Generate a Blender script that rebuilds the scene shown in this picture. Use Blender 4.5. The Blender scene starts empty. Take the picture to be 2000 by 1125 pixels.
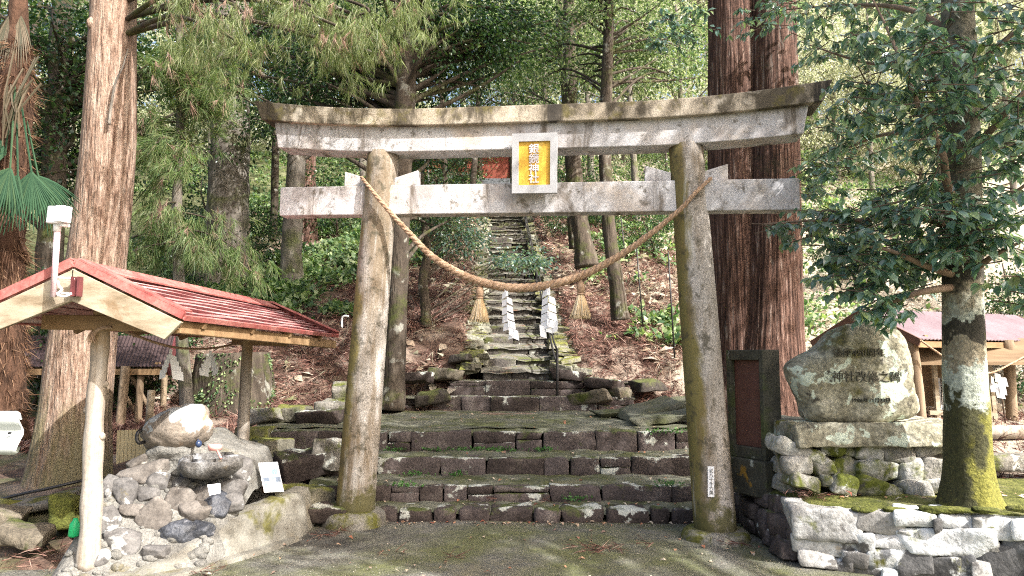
import bpy, bmesh, math, random
import numpy as np
from mathutils import Vector, Matrix, noise

R = math.radians
rnd = random.Random(7)
rng = np.random.default_rng(7)
scn = bpy.context.scene
col = scn.collection

# ------------------------------------------------------------------ camera, light, exposure
FPX = 1450.0
PITCH = math.atan(137.5 / FPX)
EYE = np.array([0, 0, 1.5])
cd = bpy.data.cameras.new("camera"); cam = bpy.data.objects.new("camera", cd); col.objects.link(cam)
cd.sensor_width = 36; cd.lens = 36 * FPX / 2000; cd.clip_start = 0.05; cd.clip_end = 500
cam.location = (0, 0, 1.5); cam.rotation_euler = (R(90) + PITCH, 0, 0)
scn.camera = cam

SUN_AZ, SUN_EL = 50.0, 41.0        # degrees right of straight behind the viewpoint, degrees above the horizon
SD = np.array([math.sin(R(SUN_AZ)) * math.cos(R(SUN_EL)), -math.cos(R(SUN_AZ)) * math.cos(R(SUN_EL)), math.sin(R(SUN_EL))])
w = bpy.data.worlds.new("World"); scn.world = w; w.use_nodes = True
wn = w.node_tree
bg = wn.nodes["Background"]
sky = wn.nodes.new("ShaderNodeTexSky"); sky.sky_type = 'NISHITA'; sky.sun_disc = False
sky.sun_elevation = R(SUN_EL); sky.sun_rotation = math.atan2(SD[0], SD[1]); sky.dust_density = 7.0; sky.ozone_density = .4
wn.links.new(sky.outputs[0], bg.inputs[0]); bg.inputs[1].default_value = 0.125
sl = bpy.data.lights.new("sun", 'SUN'); sl.energy = 3.3; sl.angle = R(0.5); sl.color = (1, .97, .93)
so = bpy.data.objects.new("sun", sl); col.objects.link(so)
so.rotation_euler = Vector(SD).to_track_quat('Z', 'Y').to_euler()
vs = scn.view_settings
vs.view_transform = 'Standard'; vs.look = 'None'; vs.exposure = 1.6; vs.gamma = 1; vs.use_curve_mapping = False
cy = scn.cycles
cy.max_bounces = 6; cy.diffuse_bounces = 4; cy.glossy_bounces = 2; cy.transmission_bounces = 4; cy.transparent_max_bounces = 4
cy.use_denoising = False; cy.filter_width = 1.1; cy.sample_clamp_indirect = 6

# ------------------------------------------------------------------ pixel -> place
def at(px, py, Y):
    a = (px - 1000) / FPX; b = (562.5 - py) / FPX
    d = np.array([a, math.cos(PITCH) - b * math.sin(PITCH), math.sin(PITCH) + b * math.cos(PITCH)])
    return EYE + d * Y / d[1]
def atz(px, py, z):
    a = (px - 1000) / FPX; b = (562.5 - py) / FPX
    d = np.array([a, math.cos(PITCH) - b * math.sin(PITCH), math.sin(PITCH) + b * math.cos(PITCH)])
    return EYE + d * (z - 1.5) / d[2]

# ------------------------------------------------------------------ mesh helpers
class MB:
    def __init__(s): s.v = []; s.f = []; s.tone = []; s.n = 0; s.cur = .5
    def add(s, V, F, m=0):
        V = np.asarray(V, float).reshape(-1, 3); s.v.append(V); s.tone.append(np.full(len(V), s.cur))
        if isinstance(F, np.ndarray): s.f.append((F + s.n, m))
        else:
            for f in F: s.f.append((np.asarray([f]) + s.n, m))
        s.n += len(V); return s
    def box(s, c, size, rot=None, m=0, taper=1.0):
        x, y, z = [q / 2 for q in size]
        V = np.array([[-x, -y, -z], [x, -y, -z], [x, y, -z], [-x, y, -z], [-x * taper, -y * taper, z], [x * taper, -y * taper, z], [x * taper, y * taper, z], [-x * taper, y * taper, z]])
        if rot is not None: V = V @ np.array(rot).T
        F = np.array([[0, 3, 2, 1], [4, 5, 6, 7], [0, 1, 5, 4], [1, 2, 6, 5], [2, 3, 7, 6], [3, 0, 4, 7]])
        return s.add(V + np.asarray(c), F, m)
    def bar(s, a, b, wd, hg, m=0, up=(0, 0, 1)):
        a = np.asarray(a, float); b = np.asarray(b, float); d = b - a; L = np.linalg.norm(d); d = d / L
        u = np.asarray(up, float); x = np.cross(d, u); x /= np.linalg.norm(x); u = np.cross(x, d)
        return s.box((a + b) / 2, (wd, L, hg), np.stack([x, d, u], 1), m)
    def tube(s, pts, radii, n=10, m=0, wob=0.0, seed=0, caps=True, ridge=None):
        P = np.asarray(pts, float); k = len(P)
        if np.isscalar(radii): radii = [radii] * k
        T = np.gradient(P, axis=0); T /= np.linalg.norm(T, axis=1)[:, None] + 1e-9
        ref = np.array([0, 0, 1.]) if abs(T[0][2]) < .9 else np.array([0, 1., 0])
        V = np.zeros((k, n, 3)); x = None
        an = np.arange(n) * 2 * math.pi / n
        for i in range(k):
            if x is None: x = np.cross(ref, T[i])
            x = x - T[i] * (x @ T[i]); x /= np.linalg.norm(x); y = np.cross(T[i], x)
            r = np.full(n, radii[i])
            if wob: r = r * (1 + wob * np.array([noise.noise(Vector((math.cos(q) * 1.3 + seed, math.sin(q) * 1.3, P[i][2] * 2.2 + i * .15))) for q in an]))
            if ridge: r = r * (1 + np.array([ridge(q, P[i][2]) for q in an]))
            V[i] = P[i] + np.outer(np.cos(an) * r, x) + np.outer(np.sin(an) * r, y)
        i, j = np.meshgrid(np.arange(k - 1), np.arange(n), indexing='ij'); j2 = (j + 1) % n
        F = np.stack([i * n + j, i * n + j2, (i + 1) * n + j2, (i + 1) * n + j], -1).reshape(-1, 4)
        s.add(V.reshape(-1, 3), F, m)
        if caps:
            o = s.n - k * n
            s.f.append((np.array([[o + q for q in range(n)][::-1]]), m)); s.f.append((np.array([[o + (k - 1) * n + q for q in range(n)]]), m))
        return s
    def prism(s, poly, y0, y1, M=None, m=0):
        """polygon in the x-z plane, pushed from y0 to y1"""
        n = len(poly); P = np.array(poly, float)
        V = np.concatenate([np.c_[P[:, 0], np.full(n, y0), P[:, 1]], np.c_[P[:, 0], np.full(n, y1), P[:, 1]]])
        if M is not None: V = V @ np.array(M)[:3, :3].T + np.array(M)[:3, 3]
        s.add(V, [list(range(n)), list(range(2 * n - 1, n - 1, -1))] + [[q, q + n, (q + 1) % n + n, (q + 1) % n] for q in range(n)], m)
        return s
    def rock(s, c, size, seed=0, p=3.5, amp=.12, freq=1.3, sub=3, m=0, rot=None, flat=None):
        V0, F0 = ico(sub)
        V = V0 / (np.sum(np.abs(V0) ** p, 1) ** (1 / p))[:, None]
        o = Vector((seed * 3.17 + 11.3, seed * 1.71, seed * 5.3))
        d = np.array([noise.noise(Vector(q) * freq + o) + .45 * noise.noise(Vector(q) * freq * 2.7 + o) + .22 * noise.noise(Vector(q) * freq * 6.1 + o) for q in V0])
        V = V * (1 + amp * d)[:, None] * (np.asarray(size) / 2)
        if rot is not None: V = V @ np.array(rot).T
        return s.add(V + np.asarray(c), F0, m)
    def frock(s, c, size, seed=0, k=9, jit=.1, cut=(1.02, 1.3), amp=.03, freq=2.2, sub=3, m=0, rot=None):
        """an angular stone: a box with tilted faces, its corners knocked off by random planes"""
        r = np.random.default_rng(int(seed * 977) % 100003 + 5); V0, F0 = ico(sub)
        Pn = np.concatenate([np.eye(3), -np.eye(3)]) + r.normal(size=(6, 3)) * jit
        Pn = np.concatenate([norm(Pn), norm(r.normal(size=(k, 3)))]); D = np.concatenate([r.uniform(.9, 1.02, 6), r.uniform(*cut, k)]); s.cur = r.random()
        q = np.clip(V0 @ Pn.T, 1e-4, None); rad = (D / q).min(1)
        o = Vector((seed * 3.17 + 11.3, seed * 1.71, seed * 5.3))
        d = np.array([noise.noise(Vector(p) * freq + o) + .5 * noise.noise(Vector(p) * freq * 2.6 + o) + .25 * noise.noise(Vector(p) * freq * 6 + o) for p in V0])
        V = V0 * (rad * (1 + amp * d))[:, None] * (np.asarray(size) / 2)
        if rot is not None: V = V @ np.array(rot).T
        return s.add(V + np.asarray(c), F0, m)
    def block(s, c, size, seed=0, ch=.012, amp=.006, warp=.06, res=.06, m=0, rot=None, freq=7):
        """a rough cut block: crisp edges, slightly skewed corners, chipped and pitted faces"""
        r = np.random.default_rng(int(seed * 977) % 100003 + 9); h = np.asarray(size) / 2; J = r.uniform(-warp, warp, (2, 2, 2, 3)) * h
        s.cur = r.random(); o = Vector((seed * 2.17 + 3.3, seed * 1.31, seed * .73)); ch = min(ch, min(h) * .6)
        for ax in range(3):
            a, b = (ax + 1) % 3, (ax + 2) % 3
            ga = np.unique(np.concatenate([[-h[a], -h[a] + ch * .5, h[a] - ch * .5, h[a]], np.linspace(-h[a], h[a], max(3, int(2 * h[a] / res) + 1))]))
            gb = np.unique(np.concatenate([[-h[b], -h[b] + ch * .5, h[b] - ch * .5, h[b]], np.linspace(-h[b], h[b], max(3, int(2 * h[b] / res) + 1))]))
            for sg in (-1, 1):
                A, B = np.meshgrid(ga, gb, indexing='ij'); V = np.zeros((A.size, 3)); V[:, a] = A.ravel(); V[:, b] = B.ravel(); V[:, ax] = sg * h[ax]
                q = np.clip(V, -h + ch, h - ch); d = V - q; V = q + norm(d) * ch
                t = np.clip((V / h + 1) / 2, 0, 1); W = np.zeros_like(V)
                for i in (0, 1):
                    for j in (0, 1):
                        for k in (0, 1): W += (np.where(i, t[:, 0], 1 - t[:, 0]) * np.where(j, t[:, 1], 1 - t[:, 1]) * np.where(k, t[:, 2], 1 - t[:, 2]))[:, None] * J[i, j, k]
                nz = np.array([noise.noise(Vector(p) * freq + o) + .6 * noise.noise(Vector(p) * freq * 2.7 + o) + .35 * noise.noise(Vector(p) * freq * 6 + o) for p in V])
                e = np.sort(np.abs(V) / h, 1)[:, 1] ** 6
                V = V + W + norm(d) * (nz * amp * (1 + 1.2 * e))[:, None]
                if rot is not None: V = V @ np.array(rot).T
                na, nb = A.shape; i, j = np.meshgrid(np.arange(na - 1), np.arange(nb - 1), indexing='ij')
                F = np.stack([i * nb + j, (i + 1) * nb + j, (i + 1) * nb + j + 1, i * nb + j + 1], -1).reshape(-1, 4)
                s.add(V + np.asarray(c), F if sg > 0 else F[:, ::-1], m)
        s.cur = .5; return s
    def build(s, name, mats, parent=None, smooth=False, world=True):
        if not isinstance(mats, (list, tuple)): mats = [mats]
        V = np.concatenate(s.v)
        if parent is not None and world:
            r = parent
            while r.parent: r = r.parent
            Mi = np.array(r.matrix_basis.inverted()); V = V @ Mi[:3, :3].T + Mi[:3, 3]
        me = bpy.data.meshes.new(name)
        cnt = sum(len(f) for f, _ in s.f)
        lens = np.concatenate([np.full(len(f), f.shape[1]) for f, _ in s.f]); idx = np.concatenate([f.ravel() for f, _ in s.f])
        mi = np.concatenate([np.full(len(f), m) for f, m in s.f])
        me.vertices.add(len(V)); me.vertices.foreach_set("co", V.ravel().astype(np.float32))
        me.loops.add(len(idx)); me.loops.foreach_set("vertex_index", idx.astype(np.int32))
        me.polygons.add(cnt); st = np.concatenate([[0], np.cumsum(lens)[:-1]])
        me.polygons.foreach_set("loop_start", st.astype(np.int32)); me.polygons.foreach_set("loop_total", lens.astype(np.int32))
        me.polygons.foreach_set("material_index", mi.astype(np.int32))
        me.polygons.foreach_set("use_smooth", np.full(cnt, bool(smooth)))
        tn = np.concatenate(s.tone)
        if len(tn) == len(V) and tn.min() != tn.max(): me.attributes.new('tone', 'FLOAT', 'POINT').data.foreach_set('value', tn.astype(np.float32))
        me.update(calc_edges=True); me.validate()
        for q in mats: me.materials.append(q)
        o = bpy.data.objects.new(name, me); col.objects.link(o)
        if parent is not None: o.parent = parent
        return o
_ico = {}
def ico(sub):
    if sub not in _ico:
        b = bmesh.new(); bmesh.ops.create_icosphere(b, subdivisions=sub, radius=1)
        _ico[sub] = (np.array([v.co[:] for v in b.verts]), np.array([[v.index for v in f.verts] for f in b.faces])); b.free()
    return _ico[sub]
def rotm(rx=0, ry=0, rz=0):
    from mathutils import Euler
    return np.array(Euler((rx, ry, rz)).to_matrix())
def bevel(o, wd=.01, seg=2):
    b = o.modifiers.new("bevel", 'BEVEL'); b.width = wd; b.segments = seg; b.limit_method = 'ANGLE'; return o
def tag(o, label=None, cat=None, group=None, kind=None):
    if label: o["label"] = label
    if cat: o["category"] = cat
    if group: o["group"] = group
    if kind: o["kind"] = kind
    return o
def thing(name, label, cat, loc=(0, 0, 0), rotz=0, group=None):
    o = bpy.data.objects.new(name, None); col.objects.link(o); o.empty_display_size = .2
    o.location = loc; o.rotation_euler = (0, 0, rotz)
    o.matrix_basis = Matrix.Translation(Vector(loc)) @ Matrix.Rotation(rotz, 4, 'Z')
    return tag(o, label, cat, group)
def copy_tree(o, parent=None):
    c = o.copy(); col.objects.link(c)
    if parent: c.parent = parent
    for ch in o.children: copy_tree(ch, c)
    return c
def norm(a): return a / (np.linalg.norm(a, axis=-1, keepdims=True) + 1e-9)
def inst(mb, tv, tf, P, A, N, S, m=0):
    """place copies of a small template: its y axis along A, its z axis near N"""
    A = norm(A); X = norm(np.cross(A, N)); Z = np.cross(X, A)
    S = np.asarray(S)
    if S.ndim == 1: S = np.repeat(S[:, None], 3, 1)
    n = len(P); k = len(tv)
    T = tv[None] * S[:, None, :]
    V = P[:, None] + T[..., 0:1] * X[:, None] + T[..., 1:2] * A[:, None] + T[..., 2:3] * Z[:, None]
    F = (tf[None] + (np.arange(n) * k)[:, None, None]).reshape(-1, tf.shape[1])
    mb.add(V.reshape(-1, 3), F, m)
def text_mb(txt, size, ext=.003, vertical=False, weight=0.0):
    cu = bpy.data.curves.new("lettering", 'FONT'); cu.body = "\n".join(txt) if vertical else txt
    cu.size = size; cu.extrude = ext; cu.align_x = 'CENTER'; cu.align_y = 'CENTER'; cu.offset = weight; cu.resolution_u = 3
    cu.space_line = .95 if vertical else 1
    o = bpy.data.objects.new("lettering", cu); col.objects.link(o)
    dg = bpy.context.evaluated_depsgraph_get()
    me = bpy.data.meshes.new_from_object(o.evaluated_get(dg))
    V = np.array([v.co[:] for v in me.vertices]); F = [list(p.vertices) for p in me.polygons]
    bpy.data.objects.remove(o); bpy.data.meshes.remove(me); bpy.data.curves.remove(cu)
    return V, F

# ------------------------------------------------------------------ material helpers
class NT:
    def __init__(s, name):
        s.mat = bpy.data.materials.new(name); s.mat.use_nodes = True
        s.t = s.mat.node_tree; s.b = s.t.nodes["Principled BSDF"]; s.out = s.t.nodes["Material Output"]
        s.co = s.n("ShaderNodeTexCoord").outputs["Object"]; s.geo = s.n("ShaderNodeNewGeometry")
    def n(s, k): return s.t.nodes.new(k)
    def link(s, a, b): s.t.links.new(a, b)
    def val(s, sock, v):
        if hasattr(v, "links") or isinstance(v, bpy.types.NodeSocket): s.link(v, sock)
        else: sock.default_value = v
    def mapped(s, sc, off=(0, 0, 0)):
        m = s.n("ShaderNodeMapping"); s.link(s.co, m.inputs[0]); m.inputs["Scale"].default_value = sc; m.inputs["Location"].default_value = off
        return m.outputs[0]
    def noise(s, scale, detail=4, st=None, off=0.0, rough=.6, dist=0.0):
        q = s.n("ShaderNodeTexNoise"); q.inputs["Scale"].default_value = scale; q.inputs["Detail"].default_value = detail
        q.inputs["Roughness"].default_value = rough; q.inputs["Distortion"].default_value = dist
        s.link(s.mapped(st or (1, 1, 1), (off, off * .7, off * 1.3)), q.inputs["Vector"]); return q.outputs["Fac"]
    def voro(s, scale, feature='F1', st=None):
        q = s.n("ShaderNodeTexVoronoi"); q.feature = feature; q.inputs["Scale"].default_value = scale
        s.link(s.mapped(st or (1, 1, 1)), q.inputs["Vector"]); return q.outputs["Distance"]
    def ramp(s, fac, stops):
        q = s.n("ShaderNodeValToRGB"); e = q.color_ramp.elements
        while len(e) < len(stops): e.new(.5)
        for el, (p, c) in zip(e, stops):
            el.position = p; el.color = (c, c, c, 1) if np.isscalar(c) else (*c, 1)
        s.link(fac, q.inputs[0]); return q.outputs[0]
    def mix(s, fac, a, b, mode='MIX'):
        q = s.n("ShaderNodeMix"); q.data_type = 'RGBA'; q.blend_type = mode
        s.val(q.inputs[0], fac)
        for k, v in ((6, a), (7, b)):
            if isinstance(v, tuple): v = (*v, 1) if len(v) == 3 else v
            s.val(q.inputs[k], v)
        return q.outputs[2]
    def math(s, op, a, b=0.0, clamp=False):
        q = s.n("ShaderNodeMath"); q.operation = op; q.use_clamp = clamp; s.val(q.inputs[0], a); s.val(q.inputs[1], b); return q.outputs[0]
    def ndot(s, d):
        q = s.n("ShaderNodeVectorMath"); q.operation = 'DOT_PRODUCT'; s.link(s.geo.outputs["Normal"], q.inputs[0]); q.inputs[1].default_value = d
        return q.outputs["Value"]
    def axis(s, i):
        q = s.n("ShaderNodeSeparateXYZ"); s.link(s.co, q.inputs[0]); return q.outputs[i]
    def bump(s, h, strength=.4, dist=.01):
        q = s.n("ShaderNodeBump"); q.inputs["Strength"].default_value = strength; q.inputs["Distance"].default_value = dist
        s.link(h, q.inputs["Height"]); s.link(q.outputs[0], s.b.inputs["Normal"])

def surf(name, base, scale=4, st=None, speck=None, patches=(), bump=(.5, .01, 30), rough=.85, spec=.3, detail=6, dist=0.0, tone=None):
    """a worn natural surface: a base ramp over noise, fine specks, then patches of lichen / moss / stain"""
    t = NT(name)
    c = t.ramp(t.noise(scale, detail, st, dist=dist), base)
    if name in ('dark_riser_stone', 'hill_stair_stone', 'mossy_border_stone', 'lichened_cobble', 'pale_wall_stone', 'dark_spotted_stone', 'grey_river_stone'): tone = (.6, 1.45)
    if tone:
        at_ = t.n('ShaderNodeAttribute'); at_.attribute_name = 'tone'
        c = t.mix(1.0, c, t.ramp(at_.outputs['Fac'], [(0, tuple(q * tone[0] for q in (1.04, 1, .95))), (.5, 1.0), (1, tuple(q * tone[1] for q in (.97, 1, 1.03)))]), 'MULTIPLY')
    if speck:
        sc, lo, hi = speck
        c = t.mix(1.0, c, t.ramp(t.noise(sc, 3, off=3.3), [(.3, lo), (.7, hi)]), 'MULTIPLY')
    for p in patches:
        colr, psc, a, b = p[:4]; o = p[4] if len(p) > 4 else {}
        f = t.noise(psc, o.get('detail', 7), o.get('st'), off=o.get('off', 1.7), rough=o.get('rough', .65), dist=o.get('dist', .3))
        if 'dir' in o:
            f = t.math('ADD', f, t.math('MULTIPLY', t.math('SUBTRACT', t.ndot(o['dir']), o.get('d0', .5)), o.get('dk', .3)))
        if 'ax' in o:
            i, a0, k = o['ax']; f = t.math('ADD', f, t.math('MULTIPLY', t.math('SUBTRACT', t.axis(i), a0), k))
        f = t.ramp(f, [(a, 0.), (b, o.get('max', 1.))])
        if o.get('gain'):
            colr2 = t.ramp(t.noise(psc * 9, 4, off=9.1), [(.3, tuple(q * .55 for q in colr)), (.7, tuple(min(1, q * 1.3) for q in colr))])
        else: colr2 = colr
        c = t.mix(f, c, colr2)
    t.link(c, t.b.inputs["Base Color"])
    t.b.inputs["Roughness"].default_value = rough; t.b.inputs["Specular IOR Level"].default_value = spec
    h = t.math('ADD', t.noise(bump[2], 6, st), t.math('MULTIPLY', t.noise(bump[2] * .22, 4, st), 1.5))
    t.bump(h, bump[0], bump[1])
    return t.mat
def leaf_mat(name, cols, rough=.45, trans=.35, tcol=None, spec=.5, vscale=.5):
    t = NT(name)
    r = t.geo.outputs["Random Per Island"]
    n_ = len(cols)
    c = t.ramp(r, [(i / max(1, n_ - 1), q) for i, q in enumerate(cols)])
    big = t.ramp(t.noise(vscale, 2), [(.3, .7), (.7, 1.25)])
    c = t.mix(1.0, c, big, 'MULTIPLY')
    t.link(c, t.b.inputs["Base Color"]); t.b.inputs["Roughness"].default_value = rough; t.b.inputs["Specular IOR Level"].default_value = spec
    if trans:
        tr = t.n("ShaderNodeBsdfTranslucent")
        t.link(t.mix(1.0, c, tcol or (1.5, 1.7, .8), 'MULTIPLY'), tr.inputs[0])
        mx = t.n("ShaderNodeMixShader"); mx.inputs[0].default_value = trans
        t.link(t.b.outputs[0], mx.inputs[1]); t.link(tr.outputs[0], mx.inputs[2]); t.link(mx.outputs[0], t.out.inputs[0])
    return t.mat
def plain(name, c, rough=.6, metal=0, scale=12, var=.25, bump=.15):
    t = NT(name)
    f = t.noise(scale, 5)
    t.link(t.ramp(f, [(.3, tuple(q * (1 - var) for q in c)), (.7, tuple(min(1, q * (1 + var)) for q in c))]), t.b.inputs["Base Color"])
    t.b.inputs["Roughness"].default_value = rough; t.b.inputs["Metallic"].default_value = metal
    t.bump(f, bump, .004); return t.mat

MOSS = (.075, .085, .018); LICH = (.55, .58, .52)
m_court = surf("mossy_asphalt", [(.3, (.09, .088, .078)), (.5, (.145, .142, .122)), (.7, (.21, .2, .172))], 2.6,
               speck=(75, .4, 1.5), patches=[((.11, .12, .045), .9, .42, .6, {'max': .85}), ((.2, .18, .09), 1.1, .58, .72, {'off': 7.7, 'max': .6}), ((.045, .042, .038), .9, .57, .64, {'off': 4.2, 'max': .75}), ((.06, .055, .045), 7, .6, .68, {'off': 6.2, 'max': .6})], bump=(1, .012, 90), rough=.8)
m_soil = surf("forest_floor", [(.3, (.045, .03, .022)), (.5, (.1, .062, .046)), (.7, (.19, .13, .096))], 5, dist=.8,
              patches=[((.38, .31, .25), 1.3, .5, .62, {'max': .6}), ((.42, .38, .3), .25, .47, .6, {'ax': (0, 3.0, .05), 'max': .8}), ((.07, .1, .03), .35, .5, .6, {'ax': (0, -4.5, -.05), 'max': .7})], bump=(1, .04, 14), rough=.95)
m_granite = surf("speckled_granite", [(.3, (.49, .48, .485)), (.7, (.66, .65, .665))], 2.2, speck=(140, .5, 1.2),
                 patches=[((.46, .36, .26), 1.8, .5, .68, {'max': .65}), ((.3, .265, .25), 1.9, .5, .64, {'off': 12, 'max': .65, 'st': (1.3, 1, .8), 'dist': 1.2}), ((.11, .085, .06), 2.3, .54, .65, {'st': (1.7, 1, .35), 'max': .85, 'dist': 1.0}), ((.09, .075, .05), 11, .57, .66, {'off': 15, 'max': .75}), ((.42, .2, .19), 1.1, .62, .68, {'off': 5.1, 'st': (1.6, 1, .5), 'max': .55})], bump=(.4, .004, 110), rough=.8)
m_kasagi = surf("stained_granite", [(.3, (.38, .32, .24)), (.7, (.56, .49, .39))], 2.4, speck=(120, .4, 1.25),
                patches=[((.055, .045, .03), 3.0, .44, .56, {'st': (1.0, 1, .5), 'ax': (2, 3.72, .35), 'max': .92}), ((.14, .12, .035), 6, .54, .66, {'off': 8.8, 'max': .7}), ((.55, .5, .42), 4, .57, .66, {'off': 13, 'max': .6}), ((.035, .03, .025), 1.3, .57, .62, {'st': (2.2, .6, .06), 'off': 2.9, 'max': .92})], bump=(.5, .005, 90), rough=.85)
m_column = surf("weathered_granite_shaft", [(.3, (.27, .24, .2)), (.5, (.38, .35, .315)), (.7, (.5, .475, .45))], 4, st=(1, 1, .3), speck=(85, .4, 1.35),
                patches=[((.17, .14, .035), 2.2, .5, .62, {'dir': (-1, -.2, 0), 'd0': .5, 'dk': .42, 'st': (1, 1, .5), 'max': .9}), ((.15, .105, .055), 2.6, .44, .58, {'off': 6, 'st': (1.5, 1.5, .25), 'max': .75}), ((.5, .49, .47), 2.6, .58, .67, {'off': 3, 'st': (1.6, 1.6, .22), 'max': .75}), ((.06, .055, .035), 9, .53, .63, {'off': 14, 'max': .75}), ((.09, .085, .03), 5, .5, .62, {'ax': (2, .32, -.7), 'max': .9})], bump=(.6, .006, 80), rough=.88)
m_plinth = surf("mossy_plinth_stone", [(.3, (.12, .11, .095)), (.7, (.26, .25, .22))], 6, speck=(70, .5, 1.3), patches=[((.1, .1, .02), 5, .45, .6, {'gain': 1})], bump=(.7, .01, 50))
m_step = surf("dark_riser_stone", [(.3, (.045, .036, .034)), (.55, (.088, .07, .066)), (.75, (.17, .145, .13))], 4.5, speck=(60, .6, 1.3),
              patches=[((.5, .52, .47), 3.4, .6, .63, {'max': .9, 'dist': .1, 'dir': (0, 0, 1), 'd0': .1, 'dk': .1}), ((.07, .085, .025), 4.5, .55, .68, {'off': 5, 'dir': (0, 0, 1), 'd0': .5, 'dk': .15})], bump=(.9, .015, 28))
m_tread = surf("mossy_tread", [(.3, (.085, .088, .068)), (.7, (.21, .208, .16))], 4, speck=(70, .45, 1.45), patches=[((.075, .085, .025), 2.2, .45, .62, {'gain': 1, 'max': .85}), ((.16, .14, .08), 1.2, .58, .7, {'off': 6, 'max': .6})], bump=(.7, .01, 60))
m_stair = surf("hill_stair_stone", [(.3, (.045, .038, .034)), (.55, (.085, .075, .066)), (.75, (.18, .168, .145))], 4, speck=(50, .6, 1.3), patches=[((.085, .095, .03), 3, .5, .65, {'dir': (0, 0, 1), 'd0': .3, 'dk': .15}), ((.42, .42, .37), 4, .62, .67, {'off': 3.1})], bump=(.9, .02, 24))
m_stread = surf('worn_stair_tread', [(.3, (.1, .096, .08)), (.7, (.24, .23, .195))], 5, speck=(50, .6, 1.3), patches=[((.2, .11, .075), 3, .58, .68, {'off': 5}), ((.11, .125, .04), 2.5, .52, .64)], bump=(.8, .015, 40))
m_border = surf("mossy_border_stone", [(.3, (.12, .115, .09)), (.7, (.33, .32, .26))], 5, speck=(40, .6, 1.3), patches=[((.16, .165, .04), 2.6, .49, .62, {'dir': (0, 0, 1), 'd0': .4, 'dk': .2, 'gain': 1}), ((.06, .07, .03), 3.5, .55, .66, {'off': 4})], bump=(.9, .02, 22))
m_white = surf("pale_wall_stone", [(.3, (.3, .295, .28)), (.5, (.48, .48, .47)), (.7, (.62, .635, .63))], 7, speck=(35, .75, 1.15),
               patches=[((.11, .105, .1), 4.6, .54, .6, {'ax': (2, .17, -.35)}), ((.16, .155, .14), 12, .56, .66, {'off': 3.4, 'max': .7}), ((.13, .14, .03), 3, .6, .68, {'off': 5.7, 'gain': 1, 'max': .9}), ((.3, .22, .12), 5, .63, .7, {'off': 2.2, 'max': .5})], bump=(.7, .012, 30))
m_spot = surf("dark_spotted_stone", [(.3, (.05, .05, .052)), (.7, (.14, .14, .14))], 4, speck=(40, .7, 1.2), patches=[((.52, .53, .52), 3.4, .52, .56), ((.12, .12, .03), 4, .6, .68, {'off': 5})], bump=(.7, .012, 30))
m_edge = surf('brown_mossy_edge_stone', [(.3, (.07, .06, .045)), (.7, (.19, .165, .125))], 5, speck=(40, .65, 1.25), patches=[((.07, .085, .02), 3, .5, .62, {'gain': 1})], bump=(.9, .015, 30))
m_gap = surf("dark_gap_soil", [(.3, (.02, .018, .014)), (.7, (.06, .052, .04))], 8)
m_base = surf("lichened_cobble", [(.3, (.2, .19, .165)), (.7, (.44, .43, .4))], 5, speck=(40, .65, 1.25), patches=[((.1, .115, .018), 3.2, .48, .6, {'gain': 1}), ((.06, .058, .05), 4.2, .6, .66, {'off': 6}), ((.58, .6, .55), 3.5, .62, .66, {'off': 9})], bump=(.9, .015, 30))
m_monu = surf("lichened_monument_stone", [(.3, (.2, .185, .13)), (.55, (.33, .315, .24)), (.75, (.45, .43, .36))], 5, speck=(28, .45, 1.35),
              patches=[((.5, .56, .46), 5, .575, .6, {'dist': .05, 'detail': 3}), ((.13, .12, .05), 3.6, .55, .66, {'off': 4.4, 'gain': 1}), ((.19, .17, .03), 2.4, .62, .68, {'off': 8.1, 'gain': 1}), ((.06, .055, .045), 9, .6, .66, {'off': 2.6})], bump=(.9, .014, 26))
m_mossg = surf("thick_green_moss", [(.3, (.05, .06, .012)), (.5, (.11, .12, .025)), (.7, (.2, .2, .06))], 6, speck=(60, .5, 1.4), patches=[((.24, .22, .13), 3, .56, .68, {'max': .7})], bump=(1, .015, 45), rough=.95)
m_mortar = surf("pale_mortar", [(.3, (.11, .107, .098)), (.7, (.24, .236, .218))], 5, speck=(70, .65, 1.25), patches=[((.13, .11, .05), 3.2, .56, .68, {'max': .8}), ((.1, .095, .085), 2.2, .6, .7, {'off': 5})], bump=(.9, .012, 50))
m_cob = [surf("grey_river_stone", [(.3, (.12, .12, .125)), (.7, (.3, .3, .305))], 6, speck=(40, .7, 1.2), patches=[((.55, .57, .56), 4, .58, .64), ((.16, .13, .05), 3, .62, .7, {'off': 6})], bump=(.6, .01, 30)),
         surf("brown_river_stone", [(.3, (.09, .08, .072)), (.7, (.22, .2, .18))], 6, speck=(40, .7, 1.2), patches=[((.45, .44, .4), 4, .6, .66)], bump=(.6, .01, 30)),
         surf("wet_blue_black_stone", [(.3, (.02, .024, .032)), (.7, (.085, .092, .11))], 6, speck=(40, .6, 1.3), patches=[((.3, .3, .32), 5, .64, .7)], bump=(.9, .02, 20), rough=.5, spec=.5)]
m_basin = surf('dark_wet_basin_stone', [(.3, (.035, .033, .032)), (.5, (.1, .095, .088)), (.7, (.2, .2, .2))], 6, speck=(40, .6, 1.3), patches=[((.3, .31, .33), 4, .58, .66), ((.12, .09, .05), 4, .6, .7, {'off': 5})], bump=(.9, .02, 24), rough=.45)
m_top = surf("lichen_capped_boulder", [(.3, (.15, .125, .1)), (.7, (.3, .26, .22))], 5, speck=(40, .7, 1.2), patches=[((.36, .385, .39), 3.2, .5, .53, {'dir': (.2, -.5, .85), 'd0': .55, 'dk': .22, 'detail': 3}), ((.18, .14, .05), 3, .6, .7, {'off': 7}), ((.36, .23, .14), 3.4, .6, .7, {'off': 5})], bump=(.7, .012, 30))
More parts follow.
